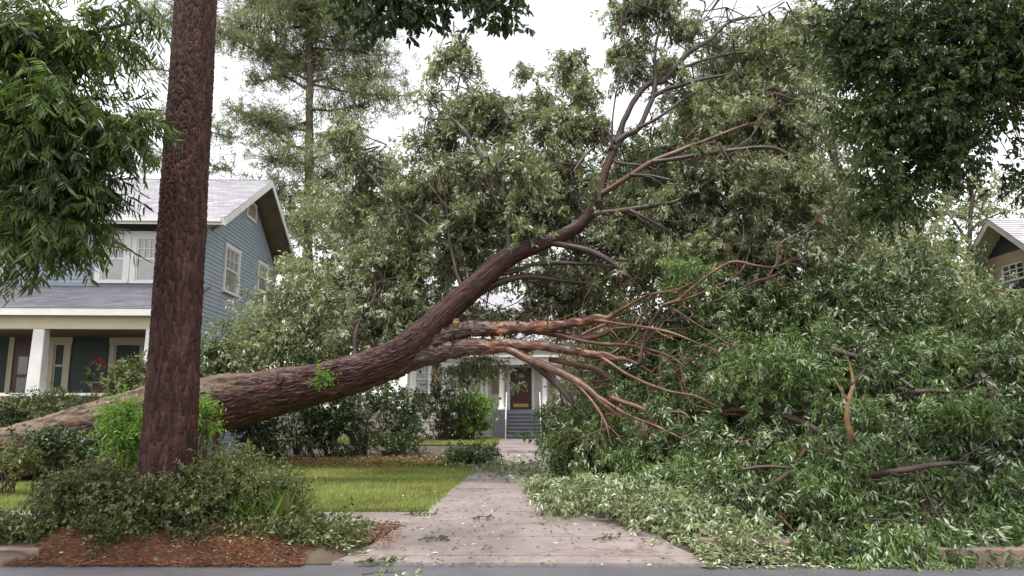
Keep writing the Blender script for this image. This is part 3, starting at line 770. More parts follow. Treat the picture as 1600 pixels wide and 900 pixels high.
siding(h2, 'f', 0.0, CX0, CX1, 0.9, cez - 0.25, holes2, M['white_siding'], ex=0.16)
for a, c, mt, nm in ((768, 779, 'brown_panel', 'shutter'), (676, 688, 'brown_panel', 'shutter'), (860, 868, 'brown_panel', 'shutter'), (889, 896, 'brown_panel', 'shutter')):
    u0, u1 = K(a, 600, 1, 0)[0], K(c, 600, 1, 0)[0]; mb = MB(); wallbox(mb, 'f', 0, u0, u1, wins[0][2] - 0.05, wins[0][3] + 0.1, 0.03, 0.07); mb.build(nm, M[mt], h2)
for a in (641, 690, 758): 
    u0 = K(a, 600, 1, 0)[0]; mb = MB(); wallbox(mb, 'f', 0, u0, u0 + 0.16, 0.9, cez - 0.3, 0.03, 0.09); mb.build('pilaster', M['white'], h2)
# door
mb = MB()
for a, c, d, e in ((dl - 0.15, dl, fz, dt + 0.13), (dr, dr + 0.15, fz, dt + 0.13), (dl, dr, dt, dt + 0.13)): wallbox(mb, 'f', 0, a, c, d, e, 0, 0.08)
fd = mb.build('door', M['white'], h2)
mb = MB()
for a, c, d, e in ((dl, dl + 0.13, fz, dt), (dr - 0.13, dr, fz, dt), (dl + 0.13, dr - 0.13, dt - 0.13, dt), (dl + 0.13, dr - 0.13, fz, fz + 0.12)): wallbox(mb, 'f', 0, a, c, d, e, 0, 0.06)
mb.build('storm_frame', M['trim_dark'], fd)
mb = MB(); wallbox(mb, 'f', 0, dl + 0.13, dr - 0.13, fz + 0.12, dt - 0.13, -0.02, 0.02); mb.build('door_leaf', M['door_red'], fd)
mb = MB(); wallbox(mb, 'f', 0, dl + 0.17, dr - 0.17, fz + 0.13, fz + 0.30, 0.02, 0.03); mb.build('kick_plate', M['brass'], fd)
cxm = (dl + dr) / 2; mb = MB()
mb.prism([(cxm + 0.2 * math.cos(t), -0.022, dt - 0.52 + 0.2 * math.sin(t)) for t in np.linspace(0, math.pi, 9)], (0, -0.012, 0)); mb.build('fanlight', M['glass_blind'], fd)
mb = MB(); wallbox(mb, 'f', 0, dr - 0.26, dr - 0.21, fz + 0.9, fz + 1.05, 0.02, 0.06); mb.build('handle', M['brass'], fd)
# porch slab, portico, columns, steps
PF = -1.15
pl, pr_ = K(770, 640, 1, PF)[0], K(866, 640, 1, PF)[0]
mb = MB(); mb.box(pl, pr_, PF, -0.005, 0.1, fz); mb.build('porch_floor', M['step_grey'], h2)
zt = K(780, 570, 1, PF)[2]; zt2 = K(780, 555, 1, PF)[2]
ql = K(738, 560, 1, PF)[0]
mb = MB(); mb.box(ql, pr_ + 0.25, PF - 0.15, -0.004, zt, zt2 - 0.12); mb.build('entablature', M['white'], h2)
mb = MB(); mb.box(ql - 0.12, pr_ + 0.37, PF - 0.28, -0.004, zt2 - 0.12, zt2); mb.build('cornice', M['white'], h2)
def lathe(prof, seg=16):
    a = np.arange(seg) / seg * 2 * np.pi; V = np.array([[r * math.cos(t), r * math.sin(t), z] for r, z in prof for t in a]); n = len(prof)
    i = np.arange(n - 1)[:, None] * seg; j = np.arange(seg)[None]; k = (j + 1) % seg
    return V, [np.stack([i + j, i + k, i + seg + k, i + seg + j], -1).reshape(-1, 4)]
for px in (784, 851, 872):
    x = K(px, 600, 1, PF + 0.2)[0]
    V, F = lathe([(0.19, fz), (0.19, fz + 0.1), (0.14, fz + 0.14), (0.135, fz + 0.8), (0.115, zt - 0.18), (0.16, zt - 0.12), (0.18, zt)])
    o = mesh_obj('column', V, F, M['white'], h2, True); o.location = (x, PF + 0.2, 0)
nst = 7; sl, sr = K(793, 660, 1, PF)[0], K(842, 660, 1, PF)[0]
for q in range(nst):
    z1 = fz - (q + 1) * (fz - 0.14) / (nst + 0.0) + 0.0; yf = PF - 0.30 * (q + 1)
    z1 = fz - (q + 1) * (fz - 0.14) / (nst + 1)
    mb = MB(); mb.box(sl, sr, yf, yf + 0.298, 0.1, z1 - 0.04); o = mb.build('step', M['step_grey'], h2)
    mb = MB(); mb.box(sl - 0.02, sr + 0.02, yf - 0.03, yf + 0.296, z1 - 0.04, z1); mb.build('tread', M['step_grey'], o)
for x in (sl - 0.05, sr + 0.05):
    a = (x, PF + 0.05, fz + 0.85); b2 = (x, PF - 0.3 * nst, 0.14 + 0.9)
    parts = [tube(spline([a, b2], 2), [0.03, 0.03], 6)]
    for t in (0.0, 0.5, 1.0):
        yy = PF + 0.05 + (b2[1] - a[1]) * t; zt_ = a[2] + (b2[2] - a[2]) * t; zb_ = max(0.1, fz - (fz - 0.14) * t - 0.1)
        parts.append(tube(spline([(x, yy, zb_), (x, yy, zt_)], 2), [0.025, 0.025], 6))
    V, F = join(parts); mesh_obj('handrail', V, F, M['white'], h2)
# roof of the cottage (hip; the wet shingles' sky reflection is put into their pale colour)
rz_, ry0, ry1 = 8.2, 4.4, 4.4
e0, e1, yf, yb = CX0 - 0.5, CX1 + 0.5, -0.55, 8.5; hx0, hx1 = CX0 + 3.2, CX1 - 3.2
mb = MB(); b = mb.verts([(e0, yf, cez), (e1, yf, cez), (e1, yb, cez), (e0, yb, cez), (hx0, ry0, rz_), (hx1, ry1, rz_), (e0, yf, cez - 0.18), (e1, yf, cez - 0.18), (e1, yb, cez - 0.18), (e0, yb, cez - 0.18)])
for f in ((0, 1, 5, 4), (2, 3, 4, 5), (6, 7, 1, 0), (7, 8, 2, 1), (8, 9, 3, 2), (9, 6, 0, 3), (9, 8, 7, 6)): mb.F4.append([b + i for i in f])
mb.F3 += [[b + 1, b + 2, b + 5], [b + 3, b, b + 4]]
r2 = mb.build('roof', M['white'], h2)
shingles(h2, (e0, yf, cez + 0.01), (e1, yf, cez + 0.01), (hx1, ry1, rz_ + 0.01), (hx0, ry0, rz_ + 0.01), M['shingle_pale'], ex=0.2, tab=0.4)

# ---- the gabled house at the right edge
O3 = (14.75, 18.7, 0.0)
h3 = tag(empty('gabled_house', O3), 'brown gabled house with pale rake boards beyond the leaf pile, cut by picture edge', 'house')
T = lambda px, py, ax, c: xf(px, py, O3, 0.0, ax, c)
pk3 = T(1545, 342, 0, -0.62); gy, gz = pk3[1], pk3[2]
r0 = T(1598, 379, 0, -0.62); sl3 = (gz - r0[2]) / (gy - r0[1]); hd = gy + 0.75; ez3 = gz - sl3 * hd; GD = gy * 2
mb = MB(); mb.box(0.002, 9, 0, GD, 0.1, ez3 + 0.2); mb.prism([(0.002, 0, ez3 + 0.2), (0.002, GD, ez3 + 0.2), (0.002, gy, gz - 0.2)], (0.2, 0, 0)); mb.build('wall', M['brown_panel'], h3)
bandz = T(1570, 404, 0, 0)[2]
def clip3(zt):
    k = (zt - ez3) / sl3 - 0.75; return (max(0, k), min(GD, GD - k))
w30, w31 = T(1594, 440, 0, 0), T(1566, 412, 0, 0)
siding(h3, 'l', 0.0, 0, GD, bandz + 0.12, gz - 0.3, [], M['trim_dark'], ex=0.16, clip=clip3, name='gable_board')
mb = MB(); wallbox(mb, 'l', 0, 0, GD, bandz - 0.1, bandz + 0.12, 0, 0.06); mb.build('band_board', M['beige'], h3)
u0, u1 = sorted((w30[1], w31[1])); 
window(h3, 'l', -0.02, u0 - 0.3, u1, bandz - 1.25, bandz - 0.22, M['beige'], M['glass_dark'], 0.16, (3, 3), sashmat=M['white'])
siding(h3, 'l', 0.0, 0, GD, 0.5, bandz - 0.1, [(u0 - 0.46, u1 + 0.16, bandz - 1.33, bandz - 0.02)], M['beige'], ex=0.2)
for ya, in ((-0.75,), (GD + 0.75,)):
    mb = MB(); mb.prism([(-0.62, ya, ez3), (-0.62, gy, gz), (-0.62, gy, gz - 0.07), (-0.62, ya, ez3 - 0.07)], (10, 0, 0)); mb.build('roof', M['trim_grey'], h3)
    mb = MB(); mb.prism([(-0.66, ya, ez3), (-0.66, gy, gz), (-0.66, gy, gz - 0.2), (-0.66, ya, ez3 - 0.2)], (0.038, 0, 0)); mb.build('rake_board', M['trim_grey'], h3)
shingles(h3, (-0.68, -0.78, ez3 + 0.004), (9.4, -0.78, ez3 + 0.004), (9.4, gy, gz + 0.012), (-0.68, gy, gz + 0.012), M['shingle_grey'], ex=0.16)
shingles(h3, (9.4, GD + 0.78, ez3 + 0.004), (-0.68, GD + 0.78, ez3 + 0.004), (-0.68, gy, gz + 0.012), (9.4, gy, gz + 0.012), M['shingle_grey'], ex=0.3)

# ================================================================== THE FALLEN TREE
def px_path(pts):          # (px, py, Y, radius_px) -> xyz, r
    c = np.array([P(p[0], p[1], p[2]) for p in pts]); r = np.array([p[3] * p[2] / FPX for p in pts]); return c, r

def bark_tube(c, r, seg, cellw, celll, amp, fade=None, roll=0.0, lumpy=1.0, warp=1.0):
    """tube with long plates of bark standing proud of the fissures between them"""
    n = len(c); s = np.r_[0, np.cumsum(np.linalg.norm(np.diff(c, axis=0), axis=1))]
    wrap = max(6, int(2 * np.pi * r.max() / cellw))
    u = np.arange(seg)[None] / seg * wrap + np.zeros((n, 1)); v = s[:, None] / celll + np.zeros((1, seg))
    u2 = u + warp * 0.55 * np.sin(v * 2.3 + u * 0.8) + roll * v + warp * 1.6 * (vnoise(u * 0.35, v * 0.35, 0, 11) - 0.5); v = v + 1.8 * (vnoise(u * 0.5, v * 0.22, 0, 12) - 0.5)
    e, idr = worley(u2 % wrap, v, wrap)
    e2, _ = worley((u2 * 2) % (wrap * 2), v * 2.3, wrap * 2)
    dsp = np.minimum(e * 2.0, 1.0) * 0.6 + np.minimum(e2 * 2.0, 1) * 0.4 - 0.6 + 0.5 * (vnoise(u2 * 1.7, v * 1.7, 0, 13) - 0.5)
    lump = lumpy * (vnoise(s[:, None] * 1.6, np.cos(u / wrap * 2 * np.pi) * 1.5, np.sin(u / wrap * 2 * np.pi) * 1.5) - 0.5)
    A = amp * (np.asarray(fade)[:, None] if fade is not None else 1)
    D = dsp * A + lump * r[:, None] * 0.16
    V, F = tube(c, r, seg, D)
    att = np.r_[idr.ravel() * 0.7 + vnoise(u2 * 1.3, v * 1.3, 0, 2).ravel() * 0.3, [0.5, 0.5]]
    return V, F, att

ft = tag(empty('fallen_tree', P(-60, 740, 15.2)), 'huge uprooted tree fallen across the front lawn and driveway', 'tree')
FTL = np.array(ft.location)
def child(V): return V - FTL
trunk_px = [(-150, 800, 15.4, 62), (-80, 762, 15.4, 54), (0, 722, 15.4, 47), (100, 690, 15.4, 44), (230, 652, 15.3, 44), (335, 631, 15.2, 42), (430, 613, 15.1, 35), (520, 594, 15.0, 30.5), (600, 567, 15.0, 28.5), (652, 535, 15.0, 26), (697, 488, 15.0, 19.5), (740, 449, 15.05, 17), (793, 402, 15.1, 15.5), (850, 379, 15.2, 11.5), (903, 353, 15.3, 10), (934, 310, 15.4, 8), (945, 270, 15.5, 7), (965, 220, 15.6, 6)]
c, r = px_path(trunk_px); cr = spline(np.c_[c, r], 700)
c, r = cr[:, :3], cr[:, 3]
V, F, att = bark_tube(c, r, 200, 0.060, 0.50, 0.058, np.clip((r - 0.10) / 0.3, 0.12, 1), 0.1, warp=0.6)
ctr = np.r_[np.repeat(c, 200, 0), c[:1], c[-1:]]
upn = nrm(V - ctr)[:, 2]
moss = np.clip((upn - 0.15) * 2.0, 0, 1) * np.clip((-4.3 - V[:, 0]) / 3.0, 0, 1) * np.clip(vnoise(V[:, 0] * 1.1 + V[:, 2] * 0.6, V[:, 1] * 14, V[:, 2] * 14, 4) * 2.2 - 0.65, 0, 0.62)
mesh_obj('trunk', child(V), F, M['bark_fallen'], ft, True, att={'plate': att, 'moss': moss})
# knot hole and torn stub on the trunk
kc = P(437, 592, 14.70)
V, F = lathe([(0.10, 0.0), (0.135, 0.02), (0.12, 0.05), (0.07, 0.03), (0.05, -0.10)], 14)
V = V * np.array([1.5, 0.55, 1.0]); rot = np.array(mathutils.Vector((0.1, -0.75, 0.65)).to_track_quat('Z', 'X').to_matrix())
mesh_obj('knot_hole', child(V @ rot.T + kc), F, M['bark_pine'], ft, True)
V, F = lathe([(0.02, -0.15), (0.12, 0.0), (0.11, 0.08), (0.05, 0.10), (0.09, 0.13), (0.02, 0.16)], 9); V += rng.normal(size=V.shape) * 0.012
mesh_obj('torn_stub', child(V * 0.55 + P(712, 505, 14.72)), F, M['broken'], ft)

limb_pts = []; limb_mats = []
def limb(pts, mat='limb_red', n=None, name='limb', seg=12, root=False):
    c, r = px_path(pts); r = r * (0.8 if mat == 'limb_red' and not root else 0.9); n = n or max(10, int(np.linalg.norm(np.diff(c, axis=0), axis=1).sum() / 0.06))
    q = spline(np.c_[c, r], n); cc, rr = q[:, :3], np.maximum(q[:, 3] * np.clip((n - 1 - np.arange(n)) / (0.15 * n), 0.3, 1), 0.005)
    s = np.arange(n)[:, None]; a = np.arange(seg)[None] / seg * 2 * np.pi
    cc = cc + (np.stack([vnoise(s[:, 0] * 0.13, k * 7.0, 0, k) for k in range(3)], 1) - 0.5) * np.minimum(rr, 0.05)[:, None] * 1.1
    D = (vnoise(s * 0.15, np.cos(a) * 1.5, np.sin(a) * 1.5, 6) - 0.5) * rr[:, None] * 0.45 + (vnoise(s * 0.5, np.cos(a) * 4, np.sin(a) * 4, 8) - 0.5) * rr[:, None] * 0.16
    if root:
        ww = max(6, int(2 * np.pi * rr.max() / 0.06)); arc = np.r_[0, np.cumsum(np.linalg.norm(np.diff(cc, axis=0), axis=1))]
        e_, _ = worley(np.arange(seg)[None] / seg * ww + np.zeros((n, 1)), arc[:, None] / 0.4 + np.zeros((1, seg)), ww)
        D = D + (np.minimum(e_ * 2.2, 1) - 0.6) * 0.05 * np.clip(1.15 - np.linspace(0, 1.9, n), 0.05, 1)[:, None]
    V, F = tube(cc, rr, seg, D); red = np.clip((np.linspace(0, 1.0, n) - 0.3) * 2.0, 0, 0.42) if root else np.full(n, 0.36)
    mesh_obj(name, child(V), F, M[mat], ft, True, att={'peel': np.r_[np.repeat(red, seg), red[0], red[-1]]}); limb_pts.append(cc); limb_mats.append(mat)
    return cc
R, Dk = 'limb_red', 'limb_dark'
limb_pts.append(c[490:]); limb_mats.append('limb_dark')
# low limbs that reach right from the fork
limb([(600, 568, 15.03, 18), (640, 552, 15.03, 20), (672, 535, 15.0, 18), (700, 524, 14.93, 15.5), (725, 516, 14.83, 13.5), (770, 513, 14.7, 12), (830, 512, 14.5, 10.5), (880, 507, 14.2, 8), (930, 499, 13.9, 7), (970, 489, 13.7, 5.5), (1006, 480, 13.5, 4)], R, root=True, seg=64, n=260)
limb([(835, 514, 14.55, 8), (870, 520, 14.4, 7.5), (910, 528, 14.1, 6.5), (938, 524, 13.9, 5), (958, 513, 13.8, 3.5), (1000, 510, 13.6, 2.5)], R)
limb([(905, 527, 14.3, 5), (925, 515, 14.4, 4), (950, 505, 14.5, 3), (975, 500, 14.6, 2)], R)
limb([(560, 585, 15.03, 20), (610, 570, 15.02, 23), (655, 557, 15.0, 21.5), (695, 549, 14.95, 17.5), (740, 542, 14.77, 14), (800, 540, 14.5, 10), (850, 541, 14.3, 8), (900, 549, 13.9, 7), (940, 556, 13.7, 6), (975, 560, 13.5, 5.5), (1000, 570, 13.3, 5), (1026, 587, 13.2, 3)], R, root=True, seg=64, n=260)
limb([(795, 543, 14.5, 8), (830, 562, 14.2, 8.5), (870, 580, 13.8, 8), (910, 600, 13.4, 7), (940, 626, 13.1, 6.5), (970, 652, 12.9, 5), (1003, 676, 12.7, 3)], R)
limb([(830, 562, 14.2, 6), (862, 590, 14.1, 7), (880, 612, 14.0, 6), (900, 640, 13.9, 4)], Dk)
limb([(860, 560, 14.6, 5), (895, 567, 14.5, 6), (930, 577, 14.3, 6), (960, 598, 14.1, 4)], R)
limb([(940, 560, 14.0, 4), (962, 548, 14.1, 3.5), (985, 530, 14.2, 3), (1005, 500, 14.3, 2)], R)
limb([(955, 618, 13.2, 4), (972, 626, 13.0, 5.5), (996, 634, 12.8, 5), (1012, 646, 12.7, 4), (1022, 664, 12.6, 2.5)], R)
limb([(1030, 643, 12.8, 3.5), (1055, 643, 12.6, 3.5), (1070, 645, 12.5, 3), (1080, 657, 12.4, 2)], R)
# the upright broken branch and thin poles left of it
limb([(800, 402, 15.1, 9), (797, 380, 15.1, 6.5), (795, 345, 15.1, 5.5), (797, 322, 15.15, 5), (780, 291, 15.2, 5), (757, 252, 15.3, 5), (740, 226, 15.4, 4.5), (721, 200, 15.5, 4), (703, 180, 15.6, 2.5)], Dk)
limb([(797, 322, 15.15, 4), (812, 315, 15.1, 3), (816, 306, 15.1, 2.5), (810, 296, 15.1, 1.5)], R)
limb([(789, 330, 15.15, 3), (775, 310, 15.2, 3), (762, 285, 15.3, 3), (752, 262, 15.4, 2)], Dk)
limb([(800, 372, 15.1, 2.5), (815, 350, 15.1, 2), (835, 330, 15.2, 2), (850, 310, 15.3, 1.2)], R)
limb([(728, 455, 15.2, 4), (712, 420, 15.6, 3.5), (701, 370, 16.0, 3.2), (697, 310, 16.2, 3), (690, 280, 16.4, 2), (705, 200, 16.8, 1.3), (722, 100, 17.2, 1.2), (735, 20, 17.4, 0.8)], Dk)
limb([(705, 390, 15.9, 2.6), (660, 345, 16.4, 2.6), (615, 315, 16.8, 3), (576, 272, 17.0, 2.8), (541, 231, 17.2, 2.2)], Dk)
limb([(560, 575, 15.2, 5), (555, 520, 15.6, 3.5), (575, 480, 15.9, 3), (600, 440, 16.2, 2)], Dk)
# upper crown
limb([(958, 235, 15.58, 8), (968, 212, 15.6, 7), (974, 188, 15.6, 5.5), (992, 155, 15.7, 5), (1012, 130, 15.7, 5), (1034, 126, 15.75, 5.5), (1048, 112, 15.8, 5.5), (1067, 93, 15.9, 5), (1087, 77, 15.9, 4.5), (1113, 60, 16, 4), (1133, 40, 16.1, 3), (1160, 30, 16.1, 2.2), (1212, 20, 16.2, 1.2)], Dk)
limb([(962, 225, 15.58, 7), (978, 210, 15.5, 6), (997, 200, 15.5, 5.5), (1010, 173, 15.5, 5), (1020, 147, 15.5, 4.5), (1023, 100, 15.6, 3.5), (1027, 60, 15.7, 2.5), (1045, 35, 15.8, 1.8), (1074, 8, 15.9, 1.4)], Dk)
limb([(1018, 152, 15.5, 4.5), (1040, 139, 15.5, 4), (1060, 133, 15.5, 4), (1100, 123, 15.5, 3), (1147, 113, 15.5, 1.5)], Dk)
limb([(1060, 108, 15.85, 3), (1080, 100, 15.9, 3), (1100, 93, 15.9, 2.5), (1147, 83, 15.9, 2), (1185, 80, 15.9, 1)], Dk)
limb([(997, 200, 15.5, 3.5), (1033, 180, 15.4, 3), (1073, 150, 15.4, 1.5)], Dk)
limb([(975, 213, 15.55, 4), (960, 250, 15.5, 2.5), (1010, 260, 15.3, 2), (1040, 275, 15.2, 1)], Dk)
limb([(936, 305, 15.4, 6), (960, 289, 15.3, 6), (990, 270, 15.2, 5.5), (1023, 250, 15.1, 5), (1067, 231, 15, 4.5), (1107, 218, 15, 4), (1147, 203, 15, 3), (1177, 193, 15, 2.2), (1220, 187, 15, 1.2)], R)
limb([(1020, 252, 15.1, 4.5), (1067, 245, 14.9, 4), (1117, 238, 14.8, 4), (1167, 230, 14.7, 3.5), (1205, 230, 14.6, 3), (1225, 238, 14.6, 2.5), (1244, 250, 14.5, 1.5)], Dk)
limb([(985, 272, 15.2, 3.5), (1020, 274, 15.1, 3), (1050, 282, 15, 2.5), (1082, 288, 15, 1.5)], Dk)
limb([(925, 335, 15.35, 6), (950, 330, 15.2, 5.5), (990, 326, 15.0, 5), (1050, 315, 14.8, 3), (1075, 300, 14.8, 1.5)], Dk)
limb([(985, 327, 15, 4), (1020, 345, 14.8, 3), (1050, 365, 14.7, 2)], Dk)
limb([(860, 377, 15.2, 6), (907, 387, 15.1, 6), (943, 403, 15.0, 5.5), (973, 423, 14.9, 4.5), (1000, 449, 14.8, 3)], Dk)
limb([(770, 428, 15.1, 5), (800, 424, 15.2, 4.5), (833, 413, 15.2, 4), (893, 410, 15.2, 3.5), (940, 414, 15.2, 2), (1000, 425, 15.2, 1.5)], Dk)
limb([(745, 460, 15.05, 7), (780, 440, 15.2, 7), (830, 432, 15.3, 5), (900, 440, 15.4, 3), (950, 446, 15.4, 2)], Dk)
limb([(905, 280, 15.45, 2.5), (925, 279, 15.45, 3.5), (940, 280, 15.45, 4)], R)
limb([(895, 270, 15.5, 1.5), (912, 245, 15.6, 3), (925, 232, 15.7, 2.5), (940, 227, 15.6, 2)], R)
limb([(957, 232, 15.5, 2.5), (958, 175, 15.4, 1.5), (968, 120, 15.4, 1.4), (978, 80, 15.4, 1)], Dk)
# the bare red branch that stands out of the heap
limb([(1036, 476, 13.1, 4), (1060, 468, 13.0, 3.6), (1080, 450, 12.9, 3), (1112, 426, 12.8, 2.8), (1145, 409, 12.7, 2.6), (1180, 414, 12.6, 2.4), (1210, 416, 12.6, 2.4), (1216, 392, 12.6, 2.2), (1222, 378, 12.6, 1.9), (1250, 364, 12.6, 1.5), (1282, 343, 12.6, 0.8)], R)
limb([(1058, 470, 13.0, 3), (1085, 462, 13.0, 2.4), (1112, 450, 13.0, 2.2), (1140, 437, 13.0, 2), (1160, 420, 12.9, 1.8), (1172, 390, 12.9, 1.2)], R)
limb([(1112, 472, 13.0, 1.6), (1150, 455, 12.9, 1.8), (1178, 440, 12.8, 1.8), (1200, 434, 12.7, 1.6), (1222, 424, 12.7, 1)], R)
limb([(1200, 434, 12.7, 1.4), (1210, 416, 13.15, 1.6)], R, n=6)
limb([(1045, 477, 13.1, 2.5), (1080, 500, 12.9, 2.2), (1110, 520, 12.8, 2), (1150, 546, 12.6, 1.5)], R)
limb([(1000, 570, 13.3, 3), (1010, 520, 13.3, 3), (1036, 476, 13.1, 3.5)], Dk)
# broken pieces sticking out of the heap at the right
limb([(1330, 735, 10.9, 5), (1329, 690, 10.15, 4.6), (1323, 655, 9.95, 4), (1325, 625, 9.9, 3.4), (1332, 598, 9.9, 3), (1326, 565, 9.9, 1.8), (1318, 545, 9.9, 0.8)], 'broken')
limb([(1331, 600, 9.9, 3), (1345, 585, 9.9, 2.5), (1358, 568, 9.9, 1)], 'twig')
limb([(1325, 625, 9.9, 2.5), (1312, 605, 9.8, 1.8), (1303, 590, 9.8, 0.8)], 'broken')
limb([(1350, 745, 9.9, 6), (1385, 738, 9.1, 5.5), (1420, 733, 8.95, 5), (1455, 727, 9.0, 4.5), (1500, 722, 9.3, 3), (1540, 735, 10, 2)], Dk)
limb([(1380, 620, 11.8, 4), (1425, 613, 10.9, 4), (1455, 611, 10.8, 4), (1485, 612, 10.9, 3.5), (1530, 611, 11.6, 3)], Dk)
limb([(1215, 612, 12.6, 5), (1258, 607, 11.6, 5.5), (1278, 606, 11.6, 5.5), (1320, 598, 12.4, 5)], Dk)
limb([(1130, 582, 12.3, 3), (1180, 578, 12.2, 3.5), (1240, 590, 12.1, 3)], Dk)
limb([(1150, 735, 10.4, 2.5), (1200, 728, 10.3, 3), (1270, 735, 10.2, 2)], 'twig')

# thinner torn limbs that fan out beyond the thick ones
limb([(870, 520, 14.3, 4), (930, 536, 13.9, 3.6), (990, 540, 13.5, 3), (1045, 556, 13.2, 2.4), (1085, 585, 12.9, 1.4)], R)
limb([(940, 556, 13.7, 4), (990, 590, 13.2, 3.4), (1040, 610, 12.8, 3), (1085, 618, 12.5, 2), (1130, 640, 12.2, 1.2)], R)
limb([(900, 596, 13.5, 4), (925, 625, 13.2, 3.6), (945, 660, 12.9, 3), (955, 695, 12.7, 1.6)], R)
limb([(930, 615, 13.2, 3.6), (985, 650, 12.7, 3.2), (1030, 668, 12.3, 2.6), (1075, 690, 12.0, 1.5)], R)
limb([(930, 499, 13.9, 4), (985, 508, 13.4, 3.2), (1050, 520, 12.9, 2.6), (1110, 545, 12.6, 1.4)], R)
limb([(960, 490, 13.75, 3.5), (1010, 462, 13.4, 3), (1060, 452, 13.1, 2.2), (1100, 430, 12.9, 1.2)], R)
# thicker boughs half buried in the heap
limb([(1060, 660, 13.4, 7), (1150, 640, 12.4, 6.5), (1230, 650, 11.5, 6), (1300, 690, 10.6, 5), (1340, 740, 9.8, 3)], Dk)
limb([(1180, 560, 13.6, 6), (1270, 545, 12.6, 6), (1350, 560, 11.9, 5), (1430, 610, 11.2, 4), (1480, 660, 10.6, 3)], Dk)
limb([(1480, 540, 13.4, 6), (1530, 580, 12.0, 5.5), (1560, 640, 10.9, 5), (1570, 720, 9.9, 4), (1560, 790, 9.2, 2.5)], Dk)
limb([(1090, 720, 12.0, 5), (1140, 745, 10.9, 5), (1200, 790, 9.9, 4), (1250, 840, 9.0, 2.5)], R)
limb([(1370, 640, 11.6, 5), (1400, 700, 10.2, 4.5), (1440, 780, 9.3, 4), (1450, 840, 8.7, 2.5)], Dk)
limb([(1260, 700, 11.0, 4), (1230, 740, 10.2, 4), (1180, 770, 9.7, 3), (1120, 790, 9.5, 2)], 'twig')
# side branches that fork off the limbs, each forking once more
side = {'limb_red': [], 'limb_dark': []}; side_pts = []
def side_branch(p, d, ln, r, mat, level):
    pts = [p]; q = p.copy(); dd = nrm(d)
    for _ in range(4):
        dd = nrm(dd + rng.normal(size=3) * 0.28 + [0.05, 0, 0.02]); q = q + dd * ln / 4; pts.append(q.copy())
    n = 12; c = spline(pts, n); side[mat].append(tube(c, np.linspace(r, r * 0.3, n), 6, cap=False)); side_pts.append(c[2:])
    if level:
        for _ in range(rng.integers(2, 4)):
            t = rng.integers(3, n - 1); side_branch(c[t], nrm(c[t] - c[t - 1]) + rng.normal(size=3) * 0.6, ln * rng.uniform(0.4, 0.65), r * 0.5, mat, level - 1)
for cc, mt in zip(limb_pts, limb_mats):
    L_ = np.linalg.norm(np.diff(cc, axis=0), axis=1).sum()
    if mt not in side: continue
    for _ in range(int(L_ / (0.36 if mt == 'limb_red' else 0.42))):
        t = rng.integers(int(len(cc) * 0.25), len(cc) - 1); tan = nrm(cc[min(t + 1, len(cc) - 1)] - cc[t - 1])
        side_branch(cc[t], tan * 0.8 + rng.normal(size=3) * 0.6 + [0.1, 0.15, 0.1], rng.uniform(0.5, 1.25), rng.uniform(0.007, 0.017), mt, 1)
for mt, parts in side.items():
    V, F = join(parts); o = mesh_obj('branchlets', child(V), F, M[mt], ft, True, att={'peel': np.full(len(V), 0.4)}); o['kind'] = 'stuff'
limb_pts += side_pts
LP = np.vstack(limb_pts)
def add_crown(blobs, mat, connect=0.5, **kw):
    lv = Leaves(); q = crown(lv, blobs, **kw); o = lv.build('crown', M[mat], ft); o.data.transform(mathutils.Matrix.Translation(-mathutils.Vector(FTL)))
    if not connect: return q
    sel = q[rng.random(len(q)) < connect]; st = LP[nearest(LP, sel + rng.normal(size=sel.shape) * 0.7)]
    ok = np.linalg.norm(st - sel, axis=1) < 1.25
    if ok.any():
        V, F = twig_tubes(st[ok], sel[ok], 0.02, 0.007); t = mesh_obj('twigs', child(V), F, M['twig'], ft, True); t['kind'] = 'stuff'
    return q

# crown behind and around the raised limbs (outline read off the photograph)
up = [pxb(720, 75, 17.2, 22, 22, 0.5, 7), pxb(688, 95, 17.2, 16, 28, 0.5, 6), pxb(735, 95, 17.2, 26, 28, 0.5, 7), pxb(680, 150, 17.2, 14, 14, 0.4, 4),
      pxb(745, 165, 16.5, 62, 42, 0.9, 50), pxb(800, 195, 16.5, 60, 55, 1.0, 60), pxb(690, 215, 17, 45, 35, 0.9, 22),
      pxb(820, 105, 17, 20, 24, 0.5, 10), pxb(840, 160, 17, 40, 26, 0.7, 22), pxb(890, 95, 17, 28, 30, 0.5, 14), pxb(905, 140, 17, 28, 20, 0.6, 12), pxb(870, 200, 16.8, 70, 38, 1.0, 50),
      pxb(985, 85, 16, 30, 34, 0.6, 16), pxb(960, 95, 16, 16, 20, 0.5, 5), pxb(1010, 8, 16, 70, 22, 0.8, 34), pxb(1080, 40, 16.5, 50, 26, 0.7, 12), pxb(1040, 105, 16.2, 26, 18, 0.6, 10),
      pxb(930, 190, 16.6, 35, 22, 0.8, 14), pxb(860, 270, 16.8, 85, 65, 1.3, 95), pxb(740, 290, 17, 80, 70, 1.3, 75), pxb(650, 300, 17.5, 60, 55, 1.2, 40),
      pxb(850, 340, 17, 90, 45, 1.3, 60), pxb(720, 390, 17, 100, 70, 1.3, 95), pxb(620, 400, 17.3, 90, 70, 1.3, 80), pxb(640, 480, 17, 110, 60, 1.2, 90), pxb(560, 320, 17.6, 60, 50, 1.0, 30), pxb(540, 215, 17.4, 40, 40, 0.8, 20), pxb(590, 255, 17.6, 45, 40, 0.8, 16)]
